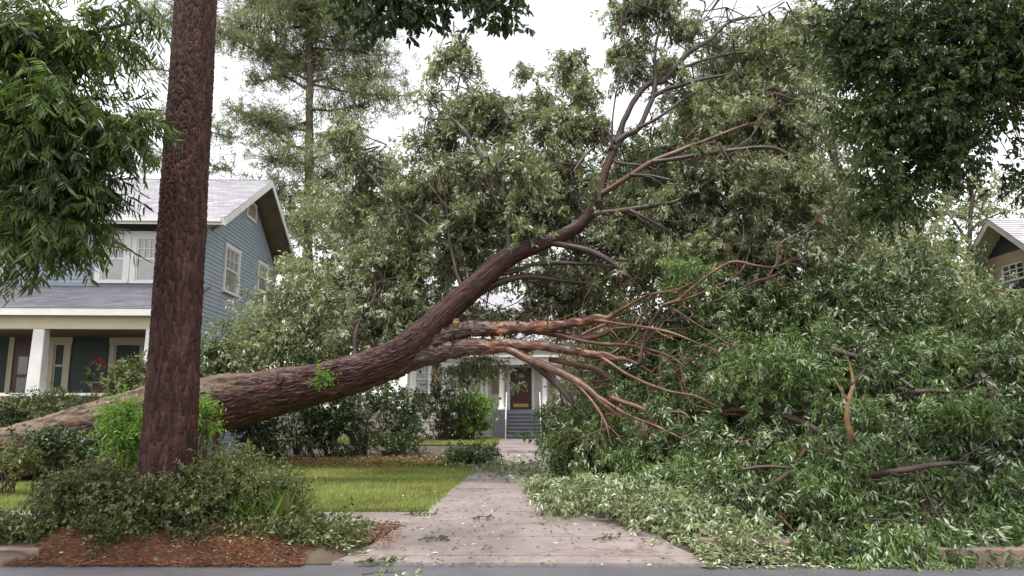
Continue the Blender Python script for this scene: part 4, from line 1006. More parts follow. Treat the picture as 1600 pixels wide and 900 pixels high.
up_r = [pxb(1160, 90, 17, 100, 55, 1.3, 70), pxb(1240, 60, 17, 70, 60, 1.3, 55), pxb(1110, 170, 16.8, 100, 60, 1.3, 90), pxb(1220, 190, 16.5, 90, 80, 1.5, 105), pxb(1010, 250, 16.8, 70, 55, 1.1, 50),
        pxb(1120, 275, 16, 110, 60, 1.4, 110), pxb(1240, 310, 15.8, 80, 70, 1.5, 95), pxb(1000, 330, 16.8, 80, 50, 1.2, 65), pxb(1120, 370, 15.8, 110, 60, 1.4, 110), pxb(970, 400, 17, 90, 55, 1.2, 75), pxb(1230, 410, 15.5, 90, 65, 1.4, 95), pxb(890, 450, 17.2, 60, 40, 1.0, 30), pxb(1320, 330, 17, 70, 90, 1.5, 70)]
# leafy boughs in front of the raised limbs
up_f = [pxb(725, 330, 15.4, 40, 36, 0.3, 10), pxb(690, 250, 15.2, 24, 24, 0.2, 5), pxb(815, 345, 14.9, 16, 12, 0.2, 3), pxb(925, 283, 15.1, 8, 6, 0.1, 2), pxb(850, 280, 15.2, 40, 26, 0.3, 9), pxb(790, 250, 15, 40, 40, 0.4, 12), pxb(600, 470, 16, 90, 50, 0.6, 40), pxb(1020, 305, 15, 36, 14, 0.3, 6), pxb(1130, 165, 15.4, 60, 26, 0.4, 12), pxb(1180, 285, 14.6, 60, 28, 0.4, 18), pxb(970, 370, 15.2, 40, 20, 0.3, 8), pxb(1040, 400, 14.6, 50, 20, 0.3, 14), pxb(880, 440, 16, 70, 22, 0.5, 22), pxb(760, 490, 16.2, 50, 14, 0.4, 16), pxb(860, 478, 16.5, 60, 16, 0.4, 20), pxb(950, 480, 16.2, 50, 30, 0.5, 24), pxb(940, 520, 15.9, 40, 26, 0.4, 16), pxb(900, 590, 15.8, 40, 20, 0.4, 14), pxb(740, 570, 16.5, 60, 10, 0.3, 12)]
trim_ = lambda bl, m: [(c_, tuple(max(0.10, v - m) for v in r_), n_) for c_, r_, n_ in bl]
add_crown(trim_(up, 0.24) + up_f, 'leaf_fallen', 0.9, bough=0.12, per_bough=10, k=14, slen=0.22, L=0.115, W=0.034, droop=0.35, gap=0.29, dens=1.35, spray=0.75)
add_crown(trim_(up_r, 0.2), 'leaf_fallen', 0.7, bough=0.13, per_bough=10, k=14, slen=0.23, L=0.115, W=0.034, droop=0.35, gap=0.2, dens=1.2, spray=0.8)
# the heap of broken crown on the right, from the cottage walk to the street
heap = [pxb(1060, 430, 15.4, 70, 40, 0.9, 50), pxb(1090, 500, 15.2, 100, 50, 1.0, 80), pxb(1010, 545, 15.6, 60, 50, 0.7, 44), pxb(1200, 480, 14.9, 90, 60, 1.2, 85), pxb(1330, 480, 14.5, 110, 65, 1.4, 105), pxb(1470, 480, 15, 110, 60, 1.4, 95), pxb(1580, 520, 15, 80, 70, 1.4, 80), pxb(1420, 420, 16.5, 80, 40, 1.2, 40),
        pxb(990, 610, 15.2, 80, 40, 0.6, 50), pxb(940, 665, 14.6, 70, 38, 0.6, 70), pxb(895, 690, 14.8, 40, 22, 0.5, 30), pxb(1060, 700, 13.2, 80, 45, 0.8, 90), pxb(1100, 610, 14.0, 80, 50, 0.8, 90), pxb(1220, 590, 12.6, 100, 60, 1.1, 105), pxb(1350, 580, 12.6, 100, 65, 1.2, 115), pxb(1480, 590, 12.5, 110, 65, 1.2, 115), pxb(1590, 620, 12.3, 80, 80, 1.2, 90), pxb(1180, 740, 12.4, 70, 20, 0.5, 40), pxb(1240, 720, 12.0, 60, 30, 0.5, 40),
        pxb(1030, 600, 12.9, 24, 14, 0.2, 8), pxb(1012, 690, 12.4, 32, 14, 0.2, 10), pxb(1092, 668, 12.2, 26, 14, 0.2, 9), pxb(1018, 492, 13.4, 22, 14, 0.2, 7), pxb(965, 612, 13.5, 14, 9, 0.1, 3), pxb(1004, 540, 13.4, 30, 14, 0.2, 8), pxb(945, 668, 13.2, 26, 10, 0.2, 6), pxb(1040, 650, 12.6, 14, 10, 0.15, 4)]
heap_n = [pxb(1160, 690, 11.6, 100, 50, 0.8, 85), pxb(1290, 680, 11, 100, 60, 0.9, 95), pxb(1430, 680, 11, 110, 60, 1.0, 105), pxb(1570, 700, 10.8, 90, 75, 1.0, 95), pxb(1150, 755, 10.6, 90, 35, 0.6, 60), pxb(1280, 765, 10, 90, 50, 0.7, 75), pxb(1400, 770, 9.5, 95, 55, 0.7, 85), pxb(1530, 780, 9.4, 100, 60, 0.7, 85), pxb(1180, 795, 9.8, 60, 30, 0.4, 34), pxb(1290, 825, 9.0, 70, 35, 0.4, 44), pxb(1400, 830, 8.9, 80, 35, 0.4, 50), pxb(1510, 840, 8.9, 60, 28, 0.4, 30), pxb(1590, 810, 9.2, 50, 45, 0.5, 34)]
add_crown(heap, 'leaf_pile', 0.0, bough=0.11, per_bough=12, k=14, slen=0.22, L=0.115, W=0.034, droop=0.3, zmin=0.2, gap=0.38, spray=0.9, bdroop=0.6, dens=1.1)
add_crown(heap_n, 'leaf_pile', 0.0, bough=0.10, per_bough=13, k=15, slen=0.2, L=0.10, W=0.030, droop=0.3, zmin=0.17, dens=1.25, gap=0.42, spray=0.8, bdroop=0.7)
# the packed underside of the heap, and the boughs that hang over the kerb
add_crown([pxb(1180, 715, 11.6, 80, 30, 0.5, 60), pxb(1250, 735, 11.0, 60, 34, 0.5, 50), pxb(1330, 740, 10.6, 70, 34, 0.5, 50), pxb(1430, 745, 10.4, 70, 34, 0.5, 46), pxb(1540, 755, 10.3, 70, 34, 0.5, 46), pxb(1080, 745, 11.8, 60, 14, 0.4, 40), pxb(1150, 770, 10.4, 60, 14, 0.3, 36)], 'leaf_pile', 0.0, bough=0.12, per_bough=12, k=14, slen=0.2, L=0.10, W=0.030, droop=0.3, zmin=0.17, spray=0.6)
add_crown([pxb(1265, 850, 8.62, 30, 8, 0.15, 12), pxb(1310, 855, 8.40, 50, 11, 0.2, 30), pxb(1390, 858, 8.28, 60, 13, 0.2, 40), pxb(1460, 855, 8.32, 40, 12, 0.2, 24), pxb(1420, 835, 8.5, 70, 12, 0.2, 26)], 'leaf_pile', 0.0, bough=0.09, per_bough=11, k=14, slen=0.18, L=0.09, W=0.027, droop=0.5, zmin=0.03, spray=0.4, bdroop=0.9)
# fresher green sprays caught in the heap
add_crown([pxb(1078, 418, 13.3, 34, 24, 0.3, 14), pxb(1225, 560, 11.4, 46, 24, 0.3, 16), pxb(1500, 650, 10.2, 50, 20, 0.3, 14), pxb(1120, 740, 10.6, 40, 14, 0.2, 8)], 'leaf_fresh', 0.0, bough=0.11, per_bough=11, k=14, slen=0.2, L=0.10, W=0.028, droop=0.4, spray=0.6, bdroop=0.6)
# pale, storm-stripped sprays lying along the edge of the heap on the drive
add_crown([pxb(940, 766, 11.2, 70, 5, 0.5, 34), pxb(1010, 778, 10.5, 70, 9, 0.5, 50), pxb(1085, 792, 10.0, 75, 14, 0.5, 66), pxb(1110, 822, 9.3, 60, 9, 0.4, 40), pxb(1040, 800, 9.8, 50, 6, 0.3, 26), pxb(875, 757, 12.4, 40, 4, 0.4, 16), pxb(880, 780, 10.9, 24, 2, 0.2, 9), pxb(1150, 835, 9.0, 40, 6, 0.3, 14)], 'leaf_litter', 0.0, bough=0.12, per_bough=9, k=14, slen=0.22, L=0.09, W=0.028, droop=0.35, flat=0.4, zmin=0.16)

# ================================================================== THE STANDING TREE AT THE KERB
base = np.array([*G(262, 838, 0.14)[:2], 0.2]); BY = base[1]
pt_ = tag(empty('standing_tree', base), 'tall upright brown tree trunk standing in the planted kerb strip', 'tree')
zs = np.r_[np.linspace(-0.25, 7.6, 760), np.linspace(7.66, 14, 60)]
c0 = np.array([P(262, 740, BY), P(272, 560, BY), P(283, 380, BY), P(296, 180, BY), P(306, 0, BY)])
zz = c0[:, 2]; fx = np.polyfit(zz, c0[:, 0], 2)
cx = np.where(zs + base[2] < 7.4, np.polyval(fx, zs + base[2]), np.polyval(fx, 7.4) + (zs + base[2] - 7.4) * 0.035)
rad = np.interp(zs + base[2], [0, 0.35, 0.8, 1.3, 2.4, 4.5, 7.0, 14], [0.41, 0.365, 0.325, 0.305, 0.288, 0.275, 0.255, 0.18])
c = np.stack([cx, np.full(len(zs), BY), zs + base[2]], 1)
V, F, att = bark_tube(c, rad, 260, 0.050, 0.13, 0.019, lumpy=0.35, warp=0.3)
ang = np.arctan2(V[:, 1] - BY, V[:, 0] - base[0]); low = np.exp(-np.clip(V[:, 2] - 0.1, 0, 9) / 0.45)     # buttress roots
cc = np.r_[np.repeat(c, 260, 0), c[:1], c[-1:]]
V = cc + (V - cc) * (1 + 0.22 * low * np.maximum(0, np.cos(ang * 5 + 0.6)))[:, None]
mesh_obj('trunk', V - base, F, M['bark_pine'], pt_, True, att={'plate': att})
lv = Leaves()
tops = [pxb(600, 2, 7.5, 70, 26, 0.5, 16), pxb(665, 0, 7.5, 45, 18, 0.4, 9), pxb(775, 0, 7.5, 30, 18, 0.4, 9), pxb(560, -30, 7.5, 60, 40, 0.6, 12), pxb(700, -50, 7.6, 110, 40, 0.7, 24)]
q = crown(lv, tops, bough=0.12, per_bough=6, k=9, slen=0.16, L=0.10, W=0.05, droop=0.5, rich=True)
lv.build('crown', M['leaf_oak'], pt_).data.transform(mathutils.Matrix.Translation(-mathutils.Vector(base)))
a0 = np.array([cx[-40], BY, zs[-40] + base[2]])
q0 = P(560, -140, 7.6); V, F = join([tube(spline([a0, (a0 + q0) / 2 + np.array([0, 0, 0.4]), q0, P(690, -90, 7.6), P(800, -70, 7.6)], 30), np.linspace(0.09, 0.02, 30), 8)])
mesh_obj('limb', V - base, F, M['bark_bg'], pt_, True)
lp = spline([q0, P(690, -90, 7.6), P(800, -70, 7.6)], 40)
V, F = twig_tubes(lp[nearest(lp, q)], q, 0.012, 0.004); t = mesh_obj('twigs', V - base, F, M['bark_bg'], pt_, True); t['kind'] = 'stuff'

# ================================================================== OVERHANGING STREET TREES (trunks stand outside the picture)
def street_tree(name, label, base, hub, blobs, mat, trunk_r, lim, cut=0.0, **kw):
    base = np.array(base, float); o = tag(empty(name, base), label, 'tree')
    hub = np.array(hub, float); c = spline([base - [0, 0, 0.2], base * 0.5 + hub * 0.5 + [0.15, 0.1, 0], hub, hub + [0.1, 0.2, 3.0]], 60)
    V, F, att = bark_tube(c, np.linspace(trunk_r * 1.25, trunk_r * 0.55, 60), 40, 0.08, 0.2, 0.02)
    mesh_obj('trunk', V - base, F, M['bark_pine'], o, True, att={'plate': att})
    blobs = trim_(blobs, cut); lv = Leaves(); q = crown(lv, blobs, **kw); lv.build('crown', M[mat], o).data.transform(mathutils.Matrix.Translation(-mathutils.Vector(base)))
    lps = []
    for e in lim:
        e = [np.array(p, float) for p in e]; cc = spline([hub] + e, 40); V, F = tube(cc, np.linspace(trunk_r * 0.4, 0.015, 40), 8); mesh_obj('limb', V - base, F, M['bark_bg'], o, True); lps.append(cc[8:])
    lp = np.vstack(lps); V, F = twig_tubes(lp[nearest(lp, q)], q, 0.010, 0.004); t = mesh_obj('twigs', V - base, F, M['bark_bg'], o, True); t['kind'] = 'stuff'
    return o
LY = 7.6
lb = [pxb(40, 60, LY, 125, 70, 0.8, 60), pxb(80, 160, LY, 110, 70, 0.8, 66), pxb(60, 240, LY, 110, 70, 0.7, 52), pxb(175, 195, LY, 44, 50, 0.5, 22), pxb(100, 285, LY, 60, 50, 0.6, 34), pxb(40, 320, LY, 60, 50, 0.5, 18), pxb(85, 335, LY, 48, 26, 0.5, 15), pxb(50, 385, LY, 36, 26, 0.3, 6), pxb(95, 375, LY, 36, 20, 0.3, 5), pxb(140, 350, LY, 36, 16, 0.3, 4), pxb(160, 60, LY, 55, 60, 0.6, 14), pxb(-60, 150, LY, 80, 200, 0.8, 50), pxb(-190, 80, LY, 130, 130, 0.9, 70), pxb(-180, 260, LY, 100, 110, 0.7, 40), pxb(205, 10, LY, 40, 20, 0.4, 5)]
street_tree('drooping_street_tree', 'green tree with long drooping leaves hanging in front of the blue house', (-8.4, 7.3, 0.1), (-8.2, 7.5, 5.6), lb, 'leaf_left', 0.2,
            [[P(-40, 90, LY), P(100, 60, LY), P(230, 30, LY)], [P(-40, 160, LY), P(80, 150, LY), P(200, 190, LY)], [P(-60, 230, LY), P(40, 250, LY), P(120, 310, LY)]],
            bough=0.14, per_bough=7, k=16, slen=0.32, L=0.125, W=0.024, droop=0.75, rich=True, upn=0.2, paired=True, gap=0.3, cut=0.24, dens=0.85)
RY_ = 8.4
rb = [pxb(1480, 30, RY_, 180, 70, 0.9, 90), pxb(1370, 90, RY_, 80, 80, 0.8, 60), pxb(1500, 120, RY_, 120, 80, 0.9, 80), pxb(1380, 190, RY_, 75, 60, 0.7, 50), pxb(1460, 200, RY_, 70, 60, 0.7, 44), pxb(1400, 260, RY_, 70, 45, 0.6, 36), pxb(1385, 315, RY_, 45, 32, 0.4, 18), pxb(1480, 255, RY_, 45, 40, 0.5, 18), pxb(1590, 90, RY_, 60, 80, 0.7, 40), pxb(1580, 175, RY_, 40, 25, 0.5, 9), pxb(1605, 270, RY_, 22, 28, 0.3, 7), pxb(1660, 100, RY_, 80, 150, 0.8, 40), pxb(1780, 90, RY_, 120, 150, 0.9, 60), pxb(1330, 40, RY_, 50, 50, 0.6, 26)]
street_tree('leafy_street_tree', 'dark leafy tree canopy hanging down over the street at upper right', (7.6, 7.4, 0.1), (7.4, 7.8, 5.4), rb, 'leaf_right', 0.22,
            [[P(1600, 60, RY_), P(1480, 60, RY_), P(1340, 60, RY_)], [P(1600, 120, RY_), P(1480, 160, RY_), P(1390, 240, RY_)], [P(1620, 100, RY_), P(1540, 80, RY_), P(1450, 20, RY_)]],
            bough=0.14, per_bough=9, k=12, slen=0.18, L=0.07, W=0.030, droop=0.45, rich=True, gap=0.22, cut=0.12)

# ================================================================== TREES BEHIND
def bg_tree(label, px, Y, top_py, trunk_r, blobs, mat, group='leafy trees behind the houses', name='leafy_tree', lean=0.0, dens=1.0, L=0.17, W=0.075, bough=0.42, per=7, k=9, trunk_mat='bark_bg'):
    base = P(px, 640, Y); base[2] = 0.08; top = P(px + lean, top_py, Y)
    o = tag(empty(name, base), label, 'tree', group)
    c = spline([base - [0, 0, 0.3], base * 0.6 + top * 0.4 + [rng.normal(0, 0.2), 0, 0], top], 40); rr = np.linspace(trunk_r, trunk_r * 0.25, 40); rr[:4] *= [1.4, 1.25, 1.12, 1.05]
    V, F = tube(c, rr, 14, (vnoise(np.arange(40)[:, None] * 0.5, np.arange(14)[None] * 0.9) - 0.5) * rr[:, None] * 0.3)
    mesh_obj('trunk', V - base, F, M[trunk_mat], o, True)
    lv = Leaves(); q = crown(lv, blobs, bough=bough * 0.55, per_bough=per + 2, k=k, slen=0.4, L=L, W=W, droop=0.3, dens=dens, spray=bough * 3.2, gap=0.15)
    lv.build('crown', M[mat], o).data.transform(mathutils.Matrix.Translation(-mathutils.Vector(base)))
    tops = c[16:]
    for bl in blobs:
        e = np.asarray(bl[0]); s_ = c[np.clip(nearest(c[8:], (e - [0, 0, 1.5])[None])[0] + 8, 0, 39)]
        V, F = tube(spline([s_, (s_ + e) / 2 + [0, 0, 0.25] + rng.normal(size=3) * 0.2, e], 14), np.linspace(trunk_r * 0.35, 0.03, 14), 7); mesh_obj('limb', V - base, F, M['bark_bg'], o, True)
    sel = q[rng.random(len(q)) < 0.4]; cen = np.array([bl[0] for bl in blobs]); st = cen[nearest(cen, sel)]
    V, F = twig_tubes(st, sel, 0.03, 0.012, n=4, seg=3); t = mesh_obj('twigs', V - base, F, M['bark_bg'], o, True); t['kind'] = 'stuff'
    return o

def pine(label, px, Y, trunk_r, branches, top_z=34.0, mat='needle', tuft=16, nl=0.30, name='pine_tree', group='tall pines behind the houses'):
    """branches: (py_root, px_tip, py_tip, spread_px, n_tufts)"""
    base = P(px, 640, Y); base[2] = 0.08; o = tag(empty(name, base), label, 'tree', group)
    x1 = P(px, 0, Y)[0]; c = spline([base - [0, 0, 0.3], [(base[0] + x1) / 2, Y, top_z / 2], [x1, Y, top_z]], 70); rr = np.linspace(trunk_r, trunk_r * 0.35, 70)
    V, F = tube(c, rr, 14, (vnoise(np.arange(70)[:, None] * 0.9, np.arange(14)[None] * 0.9) - 0.5) * 0.12); mesh_obj('trunk', V - base, F, M['bark_bg'], o, True)
    ctr = []; tw = []
    for (pr, tx, ty, sp, nt) in branches:
        a = P(px, pr, Y); yo = rng.normal(0, 2.0); e = P(tx, ty, Y + yo); mid = (a + e) / 2 + [0, 0, rng.normal(0, 0.35)]
        bc = spline([a, mid, e], 20); V, F = tube(bc, np.linspace(trunk_r * 0.26, 0.03, 20), 6); mesh_obj('limb', V - base, F, M['bark_bg'], o, True)
        s = sp * Y / FPX; t = rng.random(nt) ** 0.6; q = bc[(4 + t * 15).astype(int)] + rng.normal(size=(nt, 3)) * np.array([s, s * 0.8, s * 0.55])
        ctr.append(q); st = bc[nearest(bc, q)]; tw.append(twig_tubes(st, q, 0.022, 0.010, n=3, seg=3))
    V, F = join(tw); t = mesh_obj('twigs', V - base, F, M['bark_bg'], o, True); t['kind'] = 'stuff'
    q = np.vstack(ctr); n = len(q); tone = np.clip(rng.normal(0.5, 0.25, n), 0, 1)
    d = rnd_dir(n * tuft); d[:, 2] += 0.25; pos = np.repeat(q, tuft, 0) + rng.normal(size=(n * tuft, 3)) * 0.10
    V, F, per = leaf_geo(pos, d, rnd_dir(n * tuft), nl * rng.uniform(0.7, 1.3, n * tuft), np.full(n * tuft, 0.045), fold=0.0)
    col = np.repeat(np.stack([rng.random(n * tuft), np.repeat(tone, tuft), rng.uniform(0.05, 0.9, n * tuft)], 1), per, 0)
    mesh_obj('crown', V - base, F, M['needle'], o, False, col)
    return o

br = [(10, 400, 0, 26, 60), (20, 560, 5, 26, 70), (40, 380, 40, 24, 50), (60, 560, 50, 28, 70), (75, 600, 80, 22, 40), (90, 420, 75, 22, 50), (125, 345, 50, 16, 26), (128, 600, 120, 24, 60), (130, 640, 150, 22, 50),
      (140, 400, 130, 20, 34), (170, 560, 165, 26, 44), (190, 400, 180, 22, 40), (205, 360, 170, 16, 30), (235, 410, 180, 20, 30), (250, 560, 200, 20, 20), (260, 430, 250, 24, 50), (290, 530, 270, 22, 40), (300, 420, 300, 22, 46), (330, 540, 320, 26, 46), (350, 430, 350, 24, 46), (360, 540, 360, 24, 40), (10, 480, -60, 40, 90), (40, 480, 10, 22, 60), (100, 480, 90, 24, 50)]
br = [(a, b, c, d * 1.25, int(e * 4.0)) for a, b, c, d, e in br]
pine('tall pine with sparse needle tufts rising behind the blue house gable', 480, 44, 0.36, br)
br = [(30, 380, 60, 20, 40), (40, 230, 20, 18, 30), (120, 215, 110, 14, 16), (170, 220, 190, 14, 22), (190, 360, 215, 16, 26), (210, 205, 200, 14, 18), (230, 225, 262, 14, 26), (240, 360, 268, 14, 18), (20, 300, -20, 40, 60)]
br = [(a, b, c, d * 1.25, int(e * 3.6)) for a, b, c, d, e in br]
pine('second pine mostly hidden behind the standing brown trunk', 292, 50, 0.30, br)
bg_tree('reddish trunked tree standing behind the leaf heap', 1296, 25, 60, 0.33, [pxb(1300, 60, 25, 90, 70, 1.8, 60), pxb(1190, 120, 26, 110, 70, 2.0, 80), pxb(1290, 200, 26, 80, 80, 2.0, 70), pxb(1130, 220, 27, 110, 80, 2.0, 80), pxb(1230, 300, 27, 100, 70, 2.0, 80), pxb(1100, 330, 28, 120, 70, 2.0, 80), pxb(1350, 320, 27, 70, 60, 1.6, 40)], 'leaf_bg', trunk_mat='limb_dark')
bg_tree('rounded green tree between the blue house and the cottage', 560, 31, 300, 0.24, [pxb(540, 330, 31, 70, 60, 1.8, 60), pxb(610, 380, 31, 80, 70, 1.8, 70), pxb(500, 420, 31, 60, 60, 1.6, 55), pxb(570, 470, 31, 90, 60, 1.8, 70), pxb(490, 500, 30, 50, 60, 1.4, 45), pxb(640, 300, 32, 60, 50, 1.6, 32)], 'leaf_bg')
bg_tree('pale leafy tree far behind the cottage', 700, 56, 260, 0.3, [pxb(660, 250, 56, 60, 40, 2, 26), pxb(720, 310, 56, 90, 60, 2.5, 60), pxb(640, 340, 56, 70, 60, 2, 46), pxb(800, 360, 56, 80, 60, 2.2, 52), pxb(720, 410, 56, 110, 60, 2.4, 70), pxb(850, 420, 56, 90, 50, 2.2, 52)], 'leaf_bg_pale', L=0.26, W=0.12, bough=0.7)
bg_tree('dense green tree behind the cottage roof', 960, 50, 250, 0.3, [pxb(930, 300, 50, 80, 70, 2.2, 60), pxb(1020, 250, 50, 80, 70, 2.2, 60), pxb(1000, 380, 50, 100, 70, 2.2, 74), pxb(900, 420, 50, 80, 50, 2.0, 46), pxb(1080, 430, 50, 90, 70, 2.2, 60)], 'leaf_bg', L=0.24, W=0.11, bough=0.6)
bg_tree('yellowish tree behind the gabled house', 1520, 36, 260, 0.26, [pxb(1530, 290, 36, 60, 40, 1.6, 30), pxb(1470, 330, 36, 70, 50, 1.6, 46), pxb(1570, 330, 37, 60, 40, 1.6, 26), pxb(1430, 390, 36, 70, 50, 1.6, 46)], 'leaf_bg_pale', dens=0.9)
bg_tree('green tree beside the gabled house behind the heap', 1400, 24, 350, 0.22, [pxb(1400, 390, 24, 80, 45, 1.5, 60), pxb(1350, 430, 24, 90, 60, 1.5, 70), pxb(1450, 440, 21, 60, 50, 1.4, 46), pxb(1480, 465, 17.5, 40, 22, 0.8, 20), pxb(1550, 495, 16.8, 50, 14, 0.8, 20)], 'leaf_bg')
bg_tree('small tree with silvery leaves between fallen trunk and blue house wall', 345, 19.0, 540, 0.12, [pxb(432, 470, 19.5, 36, 30, 0.8, 26), pxb(385, 528, 19, 45, 34, 0.8, 40), pxb(475, 485, 19, 60, 55, 1.0, 62), pxb(450, 540, 18.6, 80, 45, 0.9, 70), pxb(350, 566, 18.6, 36, 24, 0.7, 22), pxb(540, 510, 18.6, 70, 50, 1.0, 66), pxb(480, 420, 20, 36, 30, 0.8, 20)], 'leaf_fallen', group='small trees beside the fallen trunk', name='small_tree', L=0.12, W=0.045, bough=0.26, per=8, k=10)

bg_tree('small tree before the right part of the cottage front', 915, 30, 500, 0.10, [pxb(905, 530, 30, 44, 40, 0.9, 30), pxb(935, 580, 30, 50, 50, 0.9, 40), pxb(905, 610, 30, 36, 36, 0.8, 26), pxb(960, 510, 30, 50, 50, 0.9, 34)], 'leaf_bg', group='small trees before the cottage', name='small_tree', L=0.14, W=0.055, bough=0.26)
# far woods that close the horizon
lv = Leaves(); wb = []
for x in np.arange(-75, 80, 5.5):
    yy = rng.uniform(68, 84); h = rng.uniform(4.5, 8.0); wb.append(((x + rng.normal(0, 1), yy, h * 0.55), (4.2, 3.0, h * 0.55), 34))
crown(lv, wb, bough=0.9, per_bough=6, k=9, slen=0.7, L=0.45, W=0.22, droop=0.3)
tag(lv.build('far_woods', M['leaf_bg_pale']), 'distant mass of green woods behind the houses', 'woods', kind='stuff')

# ================================================================== SHRUBS AND PLANTS
def shrub(label, px, py, Y, rx, rz, ry, mat='leaf_shrub', n=40, group=None, name='shrub', L=0.09, W=0.04, bough=0.16, per=7, k=9, blobs=None, droop=0.1, bloom=None, base_z=0.13, upn=0.7, spray=0.3, bdroop=-0.35):
    cen = P(px, py, Y); base = np.array([cen[0], Y, base_z]); o = tag(empty(name, base), label, 'shrub' if name == 'shrub' else 'plant', group)
    bl = blobs or [pxb(px, py, Y, rx, rz, ry, n)]
    lv = Leaves(); q = crown(lv, bl, bough=bough, per_bough=per, k=k, slen=0.2, L=L, W=W, droop=droop, zmin=base_z + 0.03, upn=upn, spray=spray * (Y / 15) ** 0.5, bdroop=bdroop)
    T_ = mathutils.Matrix.Translation(-mathutils.Vector(base))
    lv.build('foliage', M[mat], o).data.transform(T_)
    sel = q[rng.permutation(len(q))[:24]]; st = np.tile(base, (len(sel), 1)) + rng.normal(size=(len(sel), 3)) * np.array([0.12, 0.08, 0])
    V, F = twig_tubes(st, sel, 0.018, 0.006, n=6); mesh_obj('stems', V - base, F, M['twig'], o, True)
    if bloom:
        lb_ = Leaves(); z = q[rng.permutation(len(q))[:bloom[1]]] + rng.normal(size=(min(bloom[1], len(q)), 3)) * 0.08 + [0, -0.12, 0.05]
        lb_.add(*sprigs(z, rnd_dir(len(z)), rng.random(len(z)), 8, 0.05, 0.06, 0.04, 0.0)); lb_.build('blossom', M[bloom[0]], o).data.transform(T_)
    return o
GB = 'shrubs in the bed under the fallen trunk'
shrub('broad leaved shrub, coloured dark for shade, right under the fallen trunk', 515, 662, 22.6, 50, 55, 0.8, n=70, group=GB, L=0.14, W=0.07)
shrub('shrub with pink blossoms under the fallen trunk', 565, 640, 24, 45, 55, 0.8, n=60, group=GB, bloom=('bloom_pink', 10))
shrub('tall dark bush between the pink blossoms and the cottage hedge', 622, 650, 25, 44, 46, 0.9, n=70, group=GB, L=0.13, W=0.05)
shrub('low olive bush at the back edge of the lawn', 610, 690, 23.2, 60, 26, 0.6, n=44, group=GB)
shrub('small round shrub on the lawn below the trunk', 428, 688, 21.3, 30, 32, 0.5, n=34, group=GB)
shrub('loose bush before the cottage windows left of the steps', 690, 622, 33.5, 40, 30, 0.7, n=40, L=0.15, W=0.06, bough=0.25, group='bushes in front of the cottage')
shrub('bright green hedge bush beside the cottage steps', 735, 645, 34.5, 40, 36, 0.9, mat='leaf_bright', n=60, L=0.16, W=0.08, bough=0.25, group='bushes in front of the cottage')
shrub('dark green bush low in front of the cottage hedge', 715, 668, 34, 46, 18, 0.6, n=36, L=0.14, W=0.07, bough=0.22, group='bushes in front of the cottage')
shrub('green bush beside the right handrail of cottage steps', 875, 655, 34.5, 34, 32, 0.7, n=44, L=0.15, W=0.07, bough=0.24, group='bushes in front of the cottage')
shrub('tall leaning bush close behind the fallen trunk and dark shrub', 470, 610, 24, 40, 40, 0.8, n=40, group=GB, L=0.13, W=0.06)
GP = 'shrubs in front of the porch'
shrub('round grey green shrub before the white porch post', 80, 634, 17.6, 56, 14, 0.4, n=44, group=GP, mat='leaf_cover')
shrub('dark shrub before the porch door at the picture edge', 5, 645, 17.6, 40, 20, 0.4, n=34, group=GP)
shrub('wide low shrub under the porch parapet beside the trunk', 150, 650, 17.4, 60, 20, 0.5, n=36, group=GP)
shrub('leafy plant climbing at the porch corner beside the standing trunk', 215, 600, 17.6, 30, 34, 0.4, n=26, group=GP, L=0.14, W=0.05, mat='leaf_cover')
shrub('leafy bush at the corner of the blue house behind the trunk', 322, 575, 18.2, 20, 32, 0.5, n=26, group=GP, L=0.12, W=0.05)
GD_ = 'torn leafy boughs and plants before the trunk base'
shrub('dark leafy bough lying before the pale base of fallen trunk', 80, 702, 13.4, 34, 14, 0.3, n=22, group=GD_, L=0.10, W=0.045)
shrub('clump of dark leaves between bough and bright sapling', 150, 700, 13.3, 26, 16, 0.3, n=20, group=GD_, L=0.10, W=0.05)
shrub('brownish leaf clump at the edge of the lawn by picture edge', 10, 716, 13.0, 36, 9, 0.3, n=14, group=GD_, mat='leaf_cover')
shrub('bright green sapling standing left of the brown standing trunk', 200, 668, 10.6, 24, 46, 0.22, n=70, group=GD_, mat='leaf_bright', L=0.07, W=0.02, bough=0.10, droop=0.3, name='sapling')
shrub('bright green shoots right of the brown standing trunk', 316, 648, 10.6, 16, 26, 0.15, n=16, group=GD_, mat='leaf_bright', L=0.07, W=0.022, bough=0.08, name='sapling')
shrub('green tuft growing on top of the fallen trunk', 501, 592, 14.45, 9, 8, 0.08, n=9, mat='leaf_bright', L=0.06, W=0.02, bough=0.05, name='epiphyte', base_z=2.1)
# shrubs round the standing trunk
GS = 'shrubs round the standing trunk'
shrub('dense dark ground shrub left of the standing trunk', 150, 778, 8.95, 66, 40, 0.42, n=130, group=GS, mat='leaf_cover', L=0.05, W=0.026, bough=0.10, k=12)
shrub('ground shrub right at the foot of the standing trunk', 245, 798, 8.66, 80, 36, 0.28, n=160, group=GS, mat='leaf_cover', L=0.05, W=0.026, bough=0.10, k=12)
shrub('loose shrub with straw stems right of the standing trunk', 350, 765, 9.05, 64, 50, 0.42, n=130, group=GS, mat='leaf_cover', L=0.055, W=0.02, bough=0.11, k=12)
shrub('thin end of the planting beside the lawn and pavement', 432, 775, 9.4, 42, 34, 0.35, n=60, group=GS, mat='leaf_cover', L=0.055, W=0.02, bough=0.10)
shrub('low leaves spilling on the kerb at the left picture edge', 40, 832, 8.7, 60, 16, 0.22, n=50, group=GS, mat='leaf_cover', L=0.06, W=0.03, bough=0.09)
shrub('broken leafy twigs lying on the verge by the driveway', 500, 832, 8.8, 46, 7, 0.2, n=22, group=GS, mat='leaf_cover', L=0.07, W=0.028, bough=0.12)
